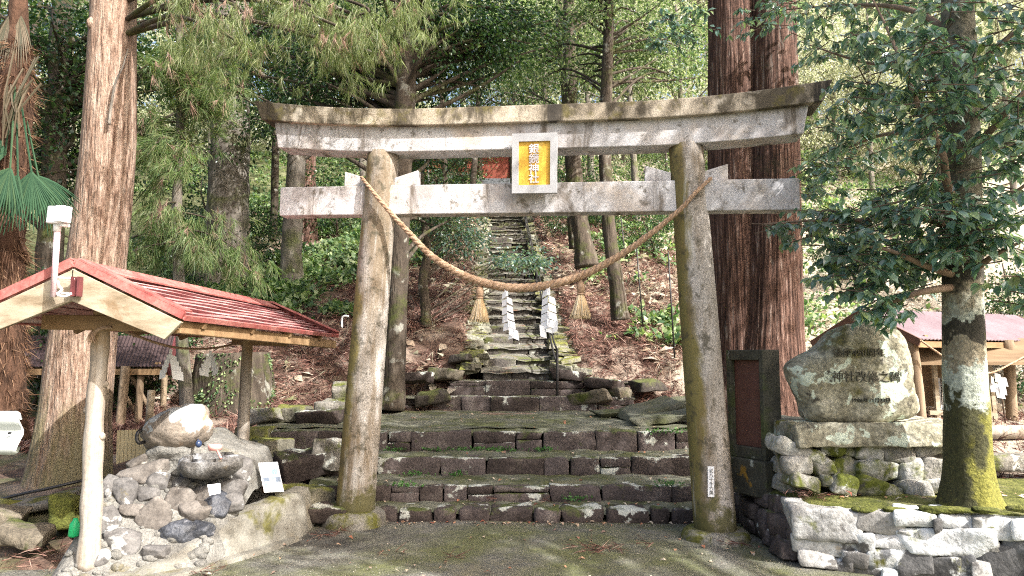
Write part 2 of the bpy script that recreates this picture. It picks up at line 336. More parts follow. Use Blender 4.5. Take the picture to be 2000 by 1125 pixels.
m_plaster = surf("stained_plaster", [(.3, (.14, .135, .115)), (.7, (.28, .27, .235))], 3, speck=(60, .75, 1.15), patches=[((.1, .095, .03), 2.4, .5, .6, {'gain': 1}), ((.07, .062, .05), 7, .62, .7, {'off': 3, 'ax': (2, .1, -.5)}), ((.2, .16, .1), 2, .58, .7, {'off': 8, 'max': .6})], bump=(.6, .01, 40))
m_barkL = surf("tan_cedar_bark", [(.3, (.085, .05, .034)), (.41, (.24, .155, .112)), (.56, (.36, .265, .205)), (.72, (.48, .39, .32))], 34, st=(1, 1, .13), speck=(40, .75, 1.15),
               patches=[((.24, .22, .12), 2.4, .55, .68, {'ax': (2, 1.6, -.10), 'st': (1, 1, .3), 'max': .8}), ((.34, .15, .08), 1.4, .56, .7, {'ax': (2, 4.6, .12), 'st': (1, 1, .2), 'max': .7})], bump=(1, .05, 40), rough=.9)
m_barkR = surf("red_cedar_bark", [(.3, (.02, .012, .009)), (.44, (.085, .044, .032)), (.58, (.165, .095, .072)), (.72, (.38, .3, .26))], 30, st=(1, 1, .07), speck=(30, .7, 1.2),
               patches=[((.34, .3, .26), 7, .62, .7, {'st': (1, 1, .25), 'max': .7}), ((.05, .06, .03), 1.2, .6, .7, {'off': 5, 'max': .6})], bump=(1, .06, 36), rough=.9)
m_barkD = surf("dark_forest_bark", [(.3, (.03, .022, .016)), (.6, (.085, .068, .052)), (.8, (.19, .165, .135))], 8, st=(1, 1, .25), patches=[((.3, .3, .26), 4, .6, .66, {'max': .7}), ((.07, .085, .02), 2.2, .52, .66, {'off': 4, 'gain': 1, 'max': .85})], bump=(1, .03, 20), rough=.92)
m_barkG = surf("grey_forest_bark", [(.3, (.07, .058, .048)), (.6, (.19, .17, .145)), (.8, (.36, .34, .3))], 8, st=(1, 1, .25), patches=[((.085, .1, .03), 1.6, .53, .66, {'off': 4, 'gain': 1, 'max': .8})], bump=(1, .03, 20), rough=.92)
def oak_bark():
    t = NT("blotched_oak_bark"); z = t.axis(2)
    f = t.math('ADD', z, t.math('MULTIPLY', t.math('SUBTRACT', t.noise(4, 6, off=2.2), .5), .75))
    f = t.math('ADD', f, t.math('MULTIPLY', t.math('SUBTRACT', t.noise(16, 5, off=7), .5), .22))
    moss, pale, dark, tan = (.045, .045, .014), (.4, .44, .375), (.04, .036, .026), (.26, .23, .165)
    c = t.ramp(t.math('DIVIDE', f, 4.0), [(0, moss), (.185, moss), (.19, pale), (.255, pale), (.26, tan), (.285, tan), (.29, dark), (.335, dark), (.34, pale), (.38, tan), (.40, dark), (.5, (.06, .055, .04)), (.56, (.16, .15, .11)), (.7, (.09, .085, .06)), (.85, (.14, .13, .095))])
    c = t.mix(1.0, c, t.ramp(t.noise(38, 4), [(.3, .55), (.7, 1.3)]), 'MULTIPLY')
    y = t.math('ADD', t.noise(6, 6, off=4), t.math('ADD', t.math('MULTIPLY', t.ndot((.9, -.2, .1)), .22), t.math('MULTIPLY', z, -.32)))
    c = t.mix(t.ramp(y, [(.36, 0.), (.48, .9)]), c, t.ramp(t.noise(45, 4), [(.3, (.1, .1, .012)), (.7, (.24, .23, .04))]))
    t.link(c, t.b.inputs["Base Color"]); t.b.inputs["Roughness"].default_value = .9; t.bump(t.math('ADD', t.noise(30, 6), t.math('MULTIPLY', t.noise(9, 4), 1.5)), .9, .02); return t.mat
m_barkC = oak_bark()
m_palmbark = surf("fibrous_palm_bark", [(.3, (.03, .016, .01)), (.6, (.085, .045, .028)), (.8, (.2, .13, .085))], 12, st=(1, 1, .4), bump=(1, .03, 30), rough=.95)
m_fibre = leaf_mat("palm_fibre", [(.045, .022, .014), (.11, .06, .036), (.22, .14, .09)], .9, 0, spec=.1)
m_leafC = leaf_mat("glossy_oak_leaf", [(.05, .1, .088), (.09, .165, .145), (.14, .235, .205), (.2, .29, .24), (.24, .3, .13)], .22, .34, vscale=1.2, spec=1.0)
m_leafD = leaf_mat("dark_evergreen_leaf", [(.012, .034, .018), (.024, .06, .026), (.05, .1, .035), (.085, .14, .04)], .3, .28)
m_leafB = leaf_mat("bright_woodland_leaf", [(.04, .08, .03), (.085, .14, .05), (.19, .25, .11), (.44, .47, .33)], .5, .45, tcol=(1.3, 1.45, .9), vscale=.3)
m_leafY = leaf_mat("overexposed_hill_leaf", [(.22, .26, .14), (.42, .44, .29), (.58, .585, .45), (.72, .715, .62)], .6, .45, tcol=(1.2, 1.25, 1.0), vscale=.2)  # far leaf colours whitened to imitate overexposed, hazy sunlight
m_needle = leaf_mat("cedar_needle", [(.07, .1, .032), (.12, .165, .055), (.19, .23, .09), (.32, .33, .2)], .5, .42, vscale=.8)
m_needleD = leaf_mat("soft_green_cedar_needle", [(.06, .105, .035), (.1, .165, .05), (.16, .22, .08), (.2, .17, .1)], .55, .35, vscale=.8)  # softer green needle tones for the young cedar
m_deadneedle = leaf_mat("dead_cedar_needle", [(.14, .08, .055), (.24, .15, .11), (.38, .28, .22)], .8, .15, tcol=(1.2, 1, .8))
m_litter = leaf_mat("fallen_cedar_frond", [(.04, .02, .016), (.09, .042, .034), (.15, .072, .058), (.24, .13, .1), (.4, .29, .24)], .85, .1, tcol=(1, 1, 1), spec=.2, vscale=1)
m_litterP = leaf_mat("pale_dry_leaf", [(.2, .13, .09), (.36, .28, .2), (.52, .46, .38), (.16, .17, .08)], .8, .2, tcol=(1, 1, 1), spec=.2, vscale=1)
m_fern = leaf_mat("undergrowth_leaf", [(.04, .09, .04), (.09, .16, .065), (.18, .26, .11), (.36, .42, .22)], .45, .35, vscale=.8)
m_palm = leaf_mat("palm_frond", [(.016, .045, .024), (.03, .075, .04), (.045, .085, .04)], .75, .12, spec=.15)
m_palmdead = leaf_mat("dead_palm_frond", [(.045, .045, .02), (.09, .07, .04), (.13, .1, .06)], .7, .2)
m_twig = plain("twig_bark", (.1, .07, .05), .9)
m_rope = surf("rice_straw", [(.3, (.28, .17, .1)), (.7, (.5, .36, .25))], 40, speck=(150, .6, 1.2), bump=(.8, .006, 120))
m_straw = leaf_mat("pale_straw", [(.5, .38, .22), (.66, .53, .34), (.78, .66, .48)], .7, .1, tcol=(1, 1, 1), spec=.2)
m_paper = plain("white_paper", (.82, .83, .86), .8, var=.03, bump=.05)
m_gold = surf("gilt_panel", [(.3, (.62, .33, .035)), (.6, (.75, .47, .07)), (.8, (.8, .6, .25))], 7, st=(2, 1, .5), speck=(60, .75, 1.15), bump=(.4, .003, 80), rough=.5)
m_fgran = surf("smooth_grey_granite", [(.3, (.34, .34, .35)), (.7, (.44, .44, .45))], 6, speck=(160, .85, 1.12), bump=(.15, .002, 150), rough=.7)
m_letter = plain("carved_letter_grey", (.64, .6, .62), .7)
m_redroof = surf("faded_red_sheet", [(.3, (.28, .09, .088)), (.5, (.42, .22, .21)), (.7, (.58, .46, .44))], 5, st=(2.5, .6, 2.5), speck=(50, .7, 1.2), patches=[((.13, .03, .035), 4, .58, .68, {'st': (1, .3, 1)})], bump=(.4, .006, 30), rough=.6)
m_redtrim = surf("faded_red_trim", [(.3, (.3, .065, .06)), (.7, (.45, .2, .175))], 6, speck=(50, .7, 1.2), bump=(.3, .004, 30), rough=.65)
m_wood = surf("weathered_pale_timber", [(.3, (.17, .125, .075)), (.5, (.33, .275, .2)), (.72, (.44, .395, .315))], 9, st=(.35, .35, 1), patches=[((.2, .13, .07), 3, .6, .7)], bump=(.5, .006, 40))
m_woodB = surf("brown_timber", [(.3, (.15, .085, .04)), (.7, (.36, .24, .13))], 5, st=(.3, 1, 1), bump=(.5, .006, 40))
m_log = surf("silvery_log", [(.3, (.13, .095, .065)), (.45, (.3, .255, .205)), (.7, (.44, .41, .37))], 16, st=(1, 1, .07), speck=(40, .8, 1.1), patches=[((.36, .24, .12), 1.3, .5, .7, {'ax': (2, 1.3, .5), 'max': .85}), ((.1, .075, .05), 4, .68, .72)], bump=(.6, .008, 40))
m_logB = surf("brown_log", [(.28, (.1, .066, .04)), (.5, (.22, .16, .105)), (.72, (.36, .285, .2))], 7, st=(1, 1, .1), bump=(.6, .008, 40))
m_brownroof = surf("dark_brown_sheet", [(.3, (.04, .026, .026)), (.7, (.075, .05, .05))], 3, speck=(60, .8, 1.2), bump=(.2, .004, 30), rough=.55)
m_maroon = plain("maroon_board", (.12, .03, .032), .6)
m_pinkroof = surf("faded_mauve_sheet", [(.3, (.17, .12, .135)), (.7, (.27, .21, .228))], 2, speck=(40, .85, 1.1), bump=(.2, .004, 30), rough=.5)
m_dkwood = plain("dark_brown_board", (.13, .065, .045), .7)
m_altar = surf("tan_altar_timber", [(.3, (.13, .085, .048)), (.7, (.25, .18, .11))], 4, st=(.3, 1, 1), bump=(.3, .004, 40))
m_lamp = plain("white_lamp_plastic", (.82, .8, .82), .4, var=.04, bump=.05)
m_pinkpole = surf("peeling_pink_paint", [(.3, (.5, .3, .32)), (.7, (.7, .58, .6))], 9, patches=[((.34, .12, .09), 8, .62, .7)], bump=(.3, .003, 40), rough=.5)
m_galv = surf("pale_guardrail_paint", [(.3, (.36, .4, .39)), (.7, (.5, .54, .53))], 5, patches=[((.4, .36, .3), 8, .64, .72)], bump=(.2, .003, 40), rough=.5)
m_black = plain("black_rubber", (.02, .02, .022), .4, var=.1)
m_blue = plain("dark_blue_spout", (.03, .05, .11), .3, var=.1)
m_iron = plain("dark_iron", (.035, .033, .033), .5, .3)
m_bamboo = surf("tan_slatted_board", [(.3, (.42, .32, .16)), (.7, (.56, .46, .27))], 4, st=(1, 1, .2), bump=(.3, .003, 40), rough=.6)
m_pink = plain("pink_plastic", (.7, .32, .29), .45, var=.06)
m_green = plain("green_plastic", (.015, .42, .15), .4, var=.06)
m_gsheet = plain("grey_green_sheet", (.1, .2, .13), .5)
m_plaque = surf("maroon_tile", [(.3, (.105, .045, .035)), (.7, (.16, .075, .058))], 5, speck=(60, .85, 1.12), bump=(.15, .002, 60), rough=.5)
m_grout = plain("tile_joint", (.34, .22, .19), .8)
m_dkstone = surf("dark_mossy_frame_stone", [(.3, (.035, .034, .026)), (.7, (.1, .095, .07))], 6, speck=(50, .6, 1.3), patches=[((.36, .38, .33), 6, .62, .67), ((.3, .17, .03), 3, .66, .7, {'off': 5}), ((.07, .085, .03), 3, .5, .64, {'off': 8, 'gain': 1})], bump=(.6, .008, 40))
m_ink = plain("carved_dark_stroke", (.085, .078, .058), .9)
m_print = plain("pale_blue_print", (.3, .48, .55), .6)
m_print2 = plain("grey_blue_print", (.2, .25, .33), .6)
m_shrine = plain("red_brown_boards", (.2, .04, .02), .7)
m_slate = plain("grey_roof_slate", (.1, .11, .12), .6)
m_white2 = plain("white_cloth", (.75, .75, .76), .8, var=.03)
m_fleaf = leaf_mat("fallen_leaf", [(.3, .1, .06), (.42, .26, .16), (.55, .48, .38), (.2, .06, .04)], .8, .1, tcol=(1, 1, 1), spec=.2)

# ------------------------------------------------------------------ leaf templates
def leaf4():      # folded diamond
    return np.array([[0, 0, 0], [-.27, .45, .07], [.27, .45, .07], [0, 1, -.08]]), np.array([[0, 2, 1], [1, 2, 3]])
def leaf9():      # oval leaf with a midrib fold and a drip tip
    v = [[0, 0, 0], [0, .3, -.03], [0, .65, -.05], [0, 1, -.16], [-.2, .22, .05], [-.24, .55, .04], [.2, .22, .05], [.24, .55, .04]]
    f = [[0, 1, 4], [0, 6, 1], [1, 2, 5], [1, 5, 4], [1, 6, 7], [1, 7, 2], [2, 3, 5], [2, 7, 3]]
    return np.array(v), np.array(f)
def strands(n, L, wd, spread, droop, seed, seg=3):
    r = random.Random(seed); V = []; F = []
    for i in range(n):
        a = r.uniform(0, 2 * math.pi); sp = spread * r.uniform(.2, 1); l = L * r.uniform(.6, 1.1); y0 = r.uniform(0, .45) * L
        dx, dz = math.cos(a) * sp, math.sin(a) * sp; b = len(V); pa = r.uniform(0, math.pi)
        px, pz = math.cos(pa) * wd / 2, math.sin(pa) * wd / 2
        for k in range(seg + 1):
            t = k / seg; ww = 1 - .75 * t
            c = (dx * t * l, y0 + l * t * (1 - .15 * t), dz * t * l - droop * t * t * l)
            V += [(c[0] - px * ww, c[1], c[2] - pz * ww), (c[0] + px * ww, c[1], c[2] + pz * ww)]
        for k in range(seg): F.append([b + 2 * k, b + 2 * k + 1, b + 2 * k + 3, b + 2 * k + 2])
    return np.array(V), np.array(F)
L4 = leaf4(); L9 = leaf9()
SPR = [strands(13, 1, .034, .5, .3, s) for s in range(3)]
FROND = [strands(6, 1, .045, .5, .12, 20 + s, 2) for s in range(3)]
def unit(n): return norm(rng.normal(size=(n, 3)))

# ------------------------------------------------------------------ ground
def sm(a, b, x): t = np.clip((np.asarray(x, float) - a) / (b - a), 0, 1); return t * t * (3 - 2 * t)
def stair_x(y): return .13 - .029 * (np.asarray(y, float) - 11.1)
STEP = [(7.0, .12, -1.75, 2.2), (7.36, .28, -1.95, 2.25), (7.97, .467, -2.65, 2.25), (8.51, .69, -3.0, 2.2)]
def fbm(x, y):
    return (.5 * np.sin(1.1 * x + 1.7 * np.sin(.6 * y)) + .3 * np.sin(2.3 * y + 1.3 * np.sin(1.9 * x + 1)) + .22 * np.sin(4.1 * x - 3.3 * y + 2) + .15 * np.sin(7.3 * x + 6.1 * y))
def H(x, y):
    x = np.asarray(x, float); y = np.asarray(y, float)
    bl = .33 * sm(5.5, 7.4, y) * sm(-2.3, -3.2, x) + .33 * sm(6.6, 7.6, y) * (1 - sm(-2.3, -3.2, x)) + .22 * sm(7.4, 10, y) + .18 * sm(9.5, 11, y)
    yf = 5.58 - .39 * (x - 2.15); br = .40 * sm(yf + .06, yf + .2, y) - .1 + .3 * sm(6.2, 9.2, y)
    bm = np.where(y < 7.2, -.12, np.where(y < 7.97, .0, np.where(y < 8.5, .12, np.where(y < 10.7, .3, .55 + .1 * (y > 11)))))
    wl = 1 - sm(-3.1, -2.9, x) * 1.0; wr = sm(2.2, 2.45, x)
    b = np.where(x < -2.0, bl * np.where(y > 7.4, wl, 1) + bm * np.where(y > 7.4, 1 - wl, 0), bm * (1 - wr) + br * wr)
    b = np.where((x < -2.0) & (y < 5.5), -.08, b)
    b = np.where((y > 10.3), np.maximum(b, np.where(np.abs(x) < 3, .74, b)) * (1 - 0) , b)
    y0 = 10.5 + 1.6 * sm(3.2, 5, x) + .3 * sm(-3, -5, x)
    d = np.clip(y - y0, 0, None); d = np.where(d > 50, 50 + (d - 50) * .2, d)
    hill = .43 * d * sm(0, 1.2, d) + .35 * sm(0, 2, d)
    n = fbm(x, y) * (.11 * sm(10.4, 13, y) + .035 * (np.abs(x) > 3.1))
    n = n + .25 * sm(20, 30, y) * fbm(x * .3, y * .3)
    cor = 1 - sm(.62, .95, np.abs(x - stair_x(y)))
    z = b + hill + n * (1 - cor)
    z = np.where(y > 10.6, z - cor * .75, z)
    return z
def grid_mb(xs, ys, fn, m=0):
    X, Y = np.meshgrid(xs, ys, indexing='ij'); Z = fn(X, Y); a, b = X.shape
    i, j = np.meshgrid(np.arange(a - 1), np.arange(b - 1), indexing='ij')
    F = np.stack([i * b + j, (i + 1) * b + j, (i + 1) * b + j + 1, i * b + j + 1], -1).reshape(-1, 4)
    return MB().add(np.stack([X, Y, Z], -1).reshape(-1, 3), F, m)
xs = np.concatenate([np.arange(-60, -10, 1.5), np.arange(-10, -3.4, .25), np.arange(-3.4, 3.4, .11), np.arange(3.4, 12, .25), np.arange(12, 61, 1.5)])
ys = np.concatenate([np.arange(3.2, 5.3, .2), np.arange(5.3, 14, .11), np.arange(14, 30, .3), np.arange(30, 75, 1.2)])
tag(grid_mb(xs, ys, H).build("hillside", m_soil, smooth=True), kind="structure")
tag(grid_mb(np.concatenate([np.arange(-70, -8, 4), np.arange(-8, 8, .2), np.arange(8, 71, 4)]), np.concatenate([np.arange(-70, 2, 4), np.arange(2, 7.3, .15)]),
            lambda X, Y: .006 * np.sin(2.1 * X + 1.3 * Y) + .004 * np.sin(5 * X - 4 * Y) - .03 * sm(0, 4, X)).build("ground", m_court, smooth=True), kind="structure")

# ------------------------------------------------------------------ stone rows and stairs
def stone_row(mb, x0, x1, y, z0, z1, dep, wmin, wmax, seed, m=0, p=6, amp=.07, sub=3, yfn=None, split=.25):
    r = random.Random(seed); x = x0
    while x < x1 - .05:
        wd = min(r.uniform(wmin, wmax), x1 - x)
        if x1 - x - wd < wmin * .6: wd = x1 - x
        yy = y + r.uniform(-.02, .02) + (yfn(x) if yfn else 0); h = z1 - z0
        kw = dict(m=m, ch=.014 if p > 4 else .04, amp=.007 if p > 4 else .012, warp=.07 if p > 4 else .12, res=.055 if sub > 2 else .1)
        if r.random() < split and h > .15:
            k = r.uniform(.45, .65)
            mb.block((x + wd / 2, yy + dep / 2, z0 + h * k / 2), (wd - .008, dep, h * k), r.random() * 99, **kw)
            mb.block((x + wd / 2, yy + dep / 2 + .012, z0 + h * (1 + k) / 2), (wd - .01, dep, h * (1 - k) - .006), r.random() * 99, **kw)
        else:
            mb.block((x + wd / 2, yy + dep / 2, (z0 + z1) / 2), (wd - .008, dep, h * r.uniform(1.0, 1.04)), r.random() * 99, rot=rotm(0, r.uniform(-.02, .02), 0), **kw)
        x += wd
steps = thing("stone_steps", "wide dark stone steps with lichened risers and mossy treads between the gate pillars", "steps", (0, 7, 0))
zprev = 0
for i, (y, z, x0, x1) in enumerate(STEP):
    mb = MB()
    if i == 0: stone_row(mb, x0, x1, y, zprev - .03, z, .28, .17, .42, 11, p=3.6, amp=.12, split=0)
    else: stone_row(mb, x0, x1, y, zprev - .03, z - .015, .3, .2, .7, 11 + i, p=7, amp=.05)
    y1 = STEP[i + 1][0] + .12 if i < 3 else 8.9
    tx = np.arange(x0 - .05, x1 + .06, .08); ty = np.linspace(y + .05, y1, 8)
    g = grid_mb(tx, ty, lambda X, Y: z + .012 * np.sin(5 * X + 2 * i) * np.sin(9 * Y) + .008 * np.sin(17 * X + 3 * Y) - .05 * np.clip(1 - (Y - y - .05) / .1, 0, 1) ** 2)
    mb.add(np.concatenate(g.v), g.f[0][0], 1)
    mb.build("step", [m_step, m_tread], steps, smooth=True)
    zprev = z
def zland(x, y): return .69 + .03 * (y - 8.6) + .012 * np.sin(3 * x + 2) * np.sin(2.3 * y) + .006 * np.sin(13 * x + 5 * y)
tag(grid_mb(np.arange(-3.1, 2.4, .08), np.arange(8.7, 11, .12), zland).build("landing", m_tread, smooth=True), kind="structure")
mb = MB()
for k, (px, py, Y, sx, sy, sz, rx, ry, rz) in enumerate([(1270, 797, 9.6, .75, .5, .07, .12, -.28, .3), (1300, 815, 9.2, .9, .5, .08, .05, -.1, .1), (1220, 806, 9.9, .8, .3, .06, .05, -.05, .05), (1325, 790, 9.9, .6, .5, .12, .1, -.2, .2)]):
    o = MB().block(at(px, py, Y), (sx, sy, sz), k + 3, .012, .01, .25, .06, rot=rotm(rx, ry, rz)).build("paving_slab", [m_tread], smooth=True)
    tag(o, ["tilted cracked slab nearest the leaf bank at the back of the landing", "large mossy slab lying flat on the landing beside the right gate pillar", "thin low slab edge at the far side of the landing below the hill stair", "steep broken slab leaning on the leaf bank behind the right gate pillar"][k], "slab", "broken slabs on the landing")
low = thing("stone_stairs", "two broad dark stone stairs between the landing and the narrow hill stairway", "stairs", (0, 10.7, .7))
for k, (y, z0, z1, x0, x1) in enumerate([(10.7, .70, .95, -1.75, 1.75), (11.08, .93, 1.17, -.95, 1.75)]):
    mb = MB(); stone_row(mb, x0, x1, y, z0, z1, .35, .35, .9, 40 + k, p=6, amp=.07, yfn=lambda x: .06 * abs(x))
    tx = np.arange(x0, x1 + .05, .08); g = grid_mb(tx, np.linspace(y + .06, y + .75, 7), lambda X, Y: z1 + .0 * X + .01 * np.sin(7 * X) - .03 * np.clip(1 - (Y - y - .06) / .1, 0, 1))
    mb.add(np.concatenate(g.v), g.f[0][0], 1); mb.build("step", [m_step, m_tread], low, smooth=True)
hs = thing("hill_stairway", "long narrow mossy stone stairway climbing the wooded hill behind the gate", "stairway", (.1, 11.5, 1.1))
NS = 31
for i in range(NS):
    y = 11.5 + .46 * i; z = 1.17 + .19 * (i + 1); xc = float(stair_x(y)); mb = MB(); r = random.Random(i)
    stone_row(mb, xc - .58, xc + .58, y, z - .24, z - .055, .3, .3, .8, 60 + i, p=6, amp=.09, sub=2 if i > 8 else 3, split=.1, yfn=lambda x, r=r: r.uniform(-.03, .03))
    g = grid_mb(np.linspace(xc - .6, xc + .6, 16), np.linspace(y - .02, y + .54, 7), lambda X, Y: z - .055 + .075 * np.clip((Y - y) / .46, 0, 1.2) + .012 * np.sin(9 * X + i * 2) + .008 * np.sin(21 * X + 9 * Y) - .03 * (Y < y))
    mb.add(np.concatenate(g.v), g.f[0][0], 1); mb.build("step", [m_stair, m_stread], hs, smooth=True)
for side in (-1, 1):
    mb = MB(); r = random.Random(5 + side)
    for i in range(300):
        y = r.uniform(11.4, 25); xo = r.uniform(.63, 1.0 if side < 0 else .95)
        zz = 1.17 + .19 * ((y - 11.5) / .46 + .7); x = float(stair_x(y)) + side * xo
        zz = zz + (.05 if xo < .8 else -.02) + r.uniform(-.06, .06)
        mb.block((x, y, zz), (r.uniform(.2, .42), r.uniform(.2, .4), r.uniform(.05, .12)), i + side * 300, .02, .012, .3, .14, rot=rotm(r.uniform(-.15, .15), r.uniform(-.2, .2), r.uniform(-.5, .5)))
    mb.build("border", m_border, hs, smooth=False)
# rocks round the foot of the stairway and along the leaf banks
def rock_things(spots, name, mats, group, labels, sub=3, p=3.4, amp=.16):
    for k, (px, py, Y, sx, sy, sz) in enumerate(spots):
        o = MB().block(at(px, py, Y), (sx * 1.0, sy, sz * (.6 if name == 'bank_rock' else .8)), k * 7.3 + len(name), .03, .014, .3, .05, rot=rotm(rnd.uniform(-.2, .2), rnd.uniform(-.2, .2), rnd.uniform(-.6, .6))).build(name, [mats[k % len(mats)]], smooth=True)
        tag(o, labels[k], "rock", group)
rock_things([(725, 745, 11.2, .5, .35, .28), (808, 738, 11.0, .45, .3, .25), (868, 732, 11.2, .42, .3, .3), (905, 700, 11.5, .4, .3, .22), (1178, 748, 11.0, .5, .35, .28), (1212, 768, 10.9, .3, .3, .25), (1262, 752, 11.0, .45, .35, .22), (1110, 735, 11.25, .5, .3, .25), (1150, 778, 10.8, .6, .35, .3), (845, 775, 10.8, .45, .3, .26), (745, 786, 10.7, .5, .3, .3)],
            "bank_rock", [m_stair, m_step, m_edge], "rocks at the foot of the hill stairway",
            ["grey rock at the outer left end of the rocks below the leaf bank", "squat dark rock above the broad stair beside the left leaf bank", "rounded rock resting against the lowest left corner of the hill stairway", "small rock beside the stair border just above the lowest left corner", "large pale rock right of the handrail foot", "small rock right of the pale rock by the handrail foot", "bluish flat rock alone at the edge of the right leaf bank", "dark rock directly behind the handrail foot", "low dark block right of the upper broad stair", "dark block at the left end of the upper broad stair", "dark block at the left end of the lower broad stair"])
rock_things([(525, 812, 9.3, .4, .3, .2), (575, 806, 9.4, .45, .3, .22), (628, 812, 9.2, .5, .3, .2), (650, 800, 9.4, .4, .3, .25), (535, 875, 8.35, .42, .35, .28), (600, 905, 7.9, .5, .4, .3), (640, 890, 8.0, .4, .4, .35), (590, 965, 7.15, .5, .4, .25), (640, 1000, 6.9, .32, .3, .2), (667, 775, 10.2, .25, .2, .45), (500, 850, 8.6, .4, .3, .25)],
            "mossy_rock", [m_base, m_border, m_step], "mossy rocks left of the steps",
            ["sunlit mossy edging rock nearest the rear shelter post", "sunlit mossy edging rock in the middle of the row behind the landing", "flat sunlit edging rock close to the left gate pillar", "rough edging rock touching the left gate pillar from behind", "square dark block at the left end of the top step", "dark rounded rock left of the third step", "dark rock beside the left gate pillar at third step height", "low dark rock left of the second step", "rounded grey rock beside the foot of the left gate pillar", "upright pointed pale stone behind the left gate pillar", "dark stone behind the green sheet by the rear shelter post"])
rock_things([(45, 1045, 5.7, .34, .3, .13), (75, 985, 6.5, .5, .35, .1), (-15, 1010, 6.0, .4, .3, .2), (132, 1000, 6.1, .2, .3, .34), (15, 985, 6.6, .4, .3, .14)],
            "edge_rock", [m_edge, m_plinth, m_edge, m_mossg, m_mossg], "rocks edging the ground left of the shelter",
            ["brown rock at the edge of the ground in the lower left corner", "flat ledge rock under the big tan cedar", "rock cut by the left picture edge", "tall mossy rock just left of the silvery shelter post", "small moss covered rock behind the brown corner rock"])

# ------------------------------------------------------------------ torii gate
TC = (0.144, 6.712, 0.0); TYAW = math.atan2(-.154387, .98801)
tor = thing("torii_gate", "weathered granite torii gate with stained curved lintel and gilt name tablet", "gate", TC, TYAW)
HX = -.045
TM = Matrix.Translation(Vector(TC)) @ Matrix.Rotation(TYAW, 4, 'Z') @ Matrix.Rotation(R(1.1), 4, 'Y')
tor.matrix_basis = TM; tor.rotation_euler = TM.to_euler(); tor.location = TC
def T(p): return np.array(TM @ Vector(p))
def tb(mb, name, mats, par=tor, **k): return mb.build(name, mats, par, world=False, **k)
for s in (-1, 1):
    zs = np.linspace(.02, 3.42, 26); mb = MB()
    xb, xt = (s * 1.605, s * 1.405 - .045)
    mb.tube([(xb + (xt - xb) * z / 3.45, 0, z) for z in zs], [.178 - .029 * z / 3.45 for z in zs], 48, wob=.012, seed=s)
    pil = tb(mb, "pillar", m_column, smooth=True)
    mb = MB(); mb.tube([(xb, 0, z) for z in (-.12, .0, .04, .075, .095, .1)], [.30, .295, .29, .275, .24, .15], 40, wob=.06, seed=4 + s)
    tb(mb, "plinth", m_plinth, smooth=True)
    for q in (-1, 1):                                   # wedges on the tie beam either side of the pillar
        x0 = xt + .06 * 0 + q * .13; x1 = xt + q * .36
        mb = MB().prism([(x0, 3.092), (x1, 3.092), (x1, 3.235), (x0, 3.165)][::q], -.055, .055)
        bevel(tb(mb, "wedge", m_granite), .006)
bevel(tb(MB().prism([(-2.44, 2.812), (2.31, 2.812), (2.31, 3.088), (-2.44, 3.088)], -.085, .085), "tie_beam", m_granite), .008)
def curve_beam(zb, zt, xb, xt, y, n=48):
    pb = [(xb * (2 * i / n - 1), zb(abs(2 * i / n - 1))) for i in range(n + 1)]
    ptp = [(xt * (2 * i / n - 1), zt(abs(2 * i / n - 1))) for i in range(n + 1)]
    mb = MB(); V = []
    for yy in (-y, y):
        for a in (pb, ptp): V += [(q[0] - .017 + HX, yy, q[1]) for q in a]
    N = n + 1; F = []
    for i in range(n):
        F += [[i, i + 1, N + i + 1, N + i], [2 * N + i, 3 * N + i, 3 * N + i + 1, 2 * N + i + 1], [N + i, N + i + 1, 3 * N + i + 1, 3 * N + i], [i, 2 * N + i, 2 * N + i + 1, i + 1]]
    F += [[0, N, 3 * N, 2 * N], [n, 2 * N + n, 3 * N + n, N + n]]
    return mb.add(np.array(V), F)
bevel(tb(curve_beam(lambda u: 3.39 + .075 * max(0, u - .35) ** 2 / .4225 + .0, lambda u: 3.640 + .10 * max(0, u - .3) ** 2 / .49, 2.40, 2.45, .135), "lower_lintel", m_granite), .008)
bevel(tb(curve_beam(lambda u: 3.619 + .105 * max(0, u - .3) ** 2 / .49, lambda u: 3.777 + .135 * max(0, u - .3) ** 2 / .49, 2.55, 2.63, .2), "lintel", m_kasagi), .008)
# name tablet: gold panel with grey carved characters in a granite frame, tilted a little forward
tilt = Matrix.Translation((.03, -.235, 3.23)) @ Matrix.Rotation(R(4), 4, 'X')
def tl(mb, name, mats, par):
    V = np.concatenate(mb.v); V = V @ np.array(tilt)[:3, :3].T + np.array(tilt)[:3, 3]; mb.v = [V]; return tb(mb, name, mats, par)
fw, fh, bw, bh = .40, .535, .058, .072
mb = MB()
mb.box((0, .03, fh / 2 - bh / 2), (fw, .07, bh)).box((0, .03, -fh / 2 + bh / 2), (fw, .07, bh))
mb.box((-fw / 2 + bw / 2, .03, 0), (bw, .07, fh - 2 * bh)).box((fw / 2 - bw / 2, .03, 0), (bw, .07, fh - 2 * bh))
mb.box((0, .085, 0), (.2, .06, .3))
tab = tl(mb, "name_tablet", m_fgran, tor)
tl(MB().box((0, .035, 0), (fw - 2 * bw, .04, fh - 2 * bh)), "gold_panel", m_gold, tab)
V, F = text_mb("銀鏡神社", .095, .005, True, .0012)
V = V * np.array([1, .98, 1]); V = np.c_[V[:, 0] - .005, .012 - V[:, 2], V[:, 1]]
V[:, 2] -= (V[:, 2].max() + V[:, 2].min()) / 2
tl(MB().add(V, F), "lettering", m_letter, tab)
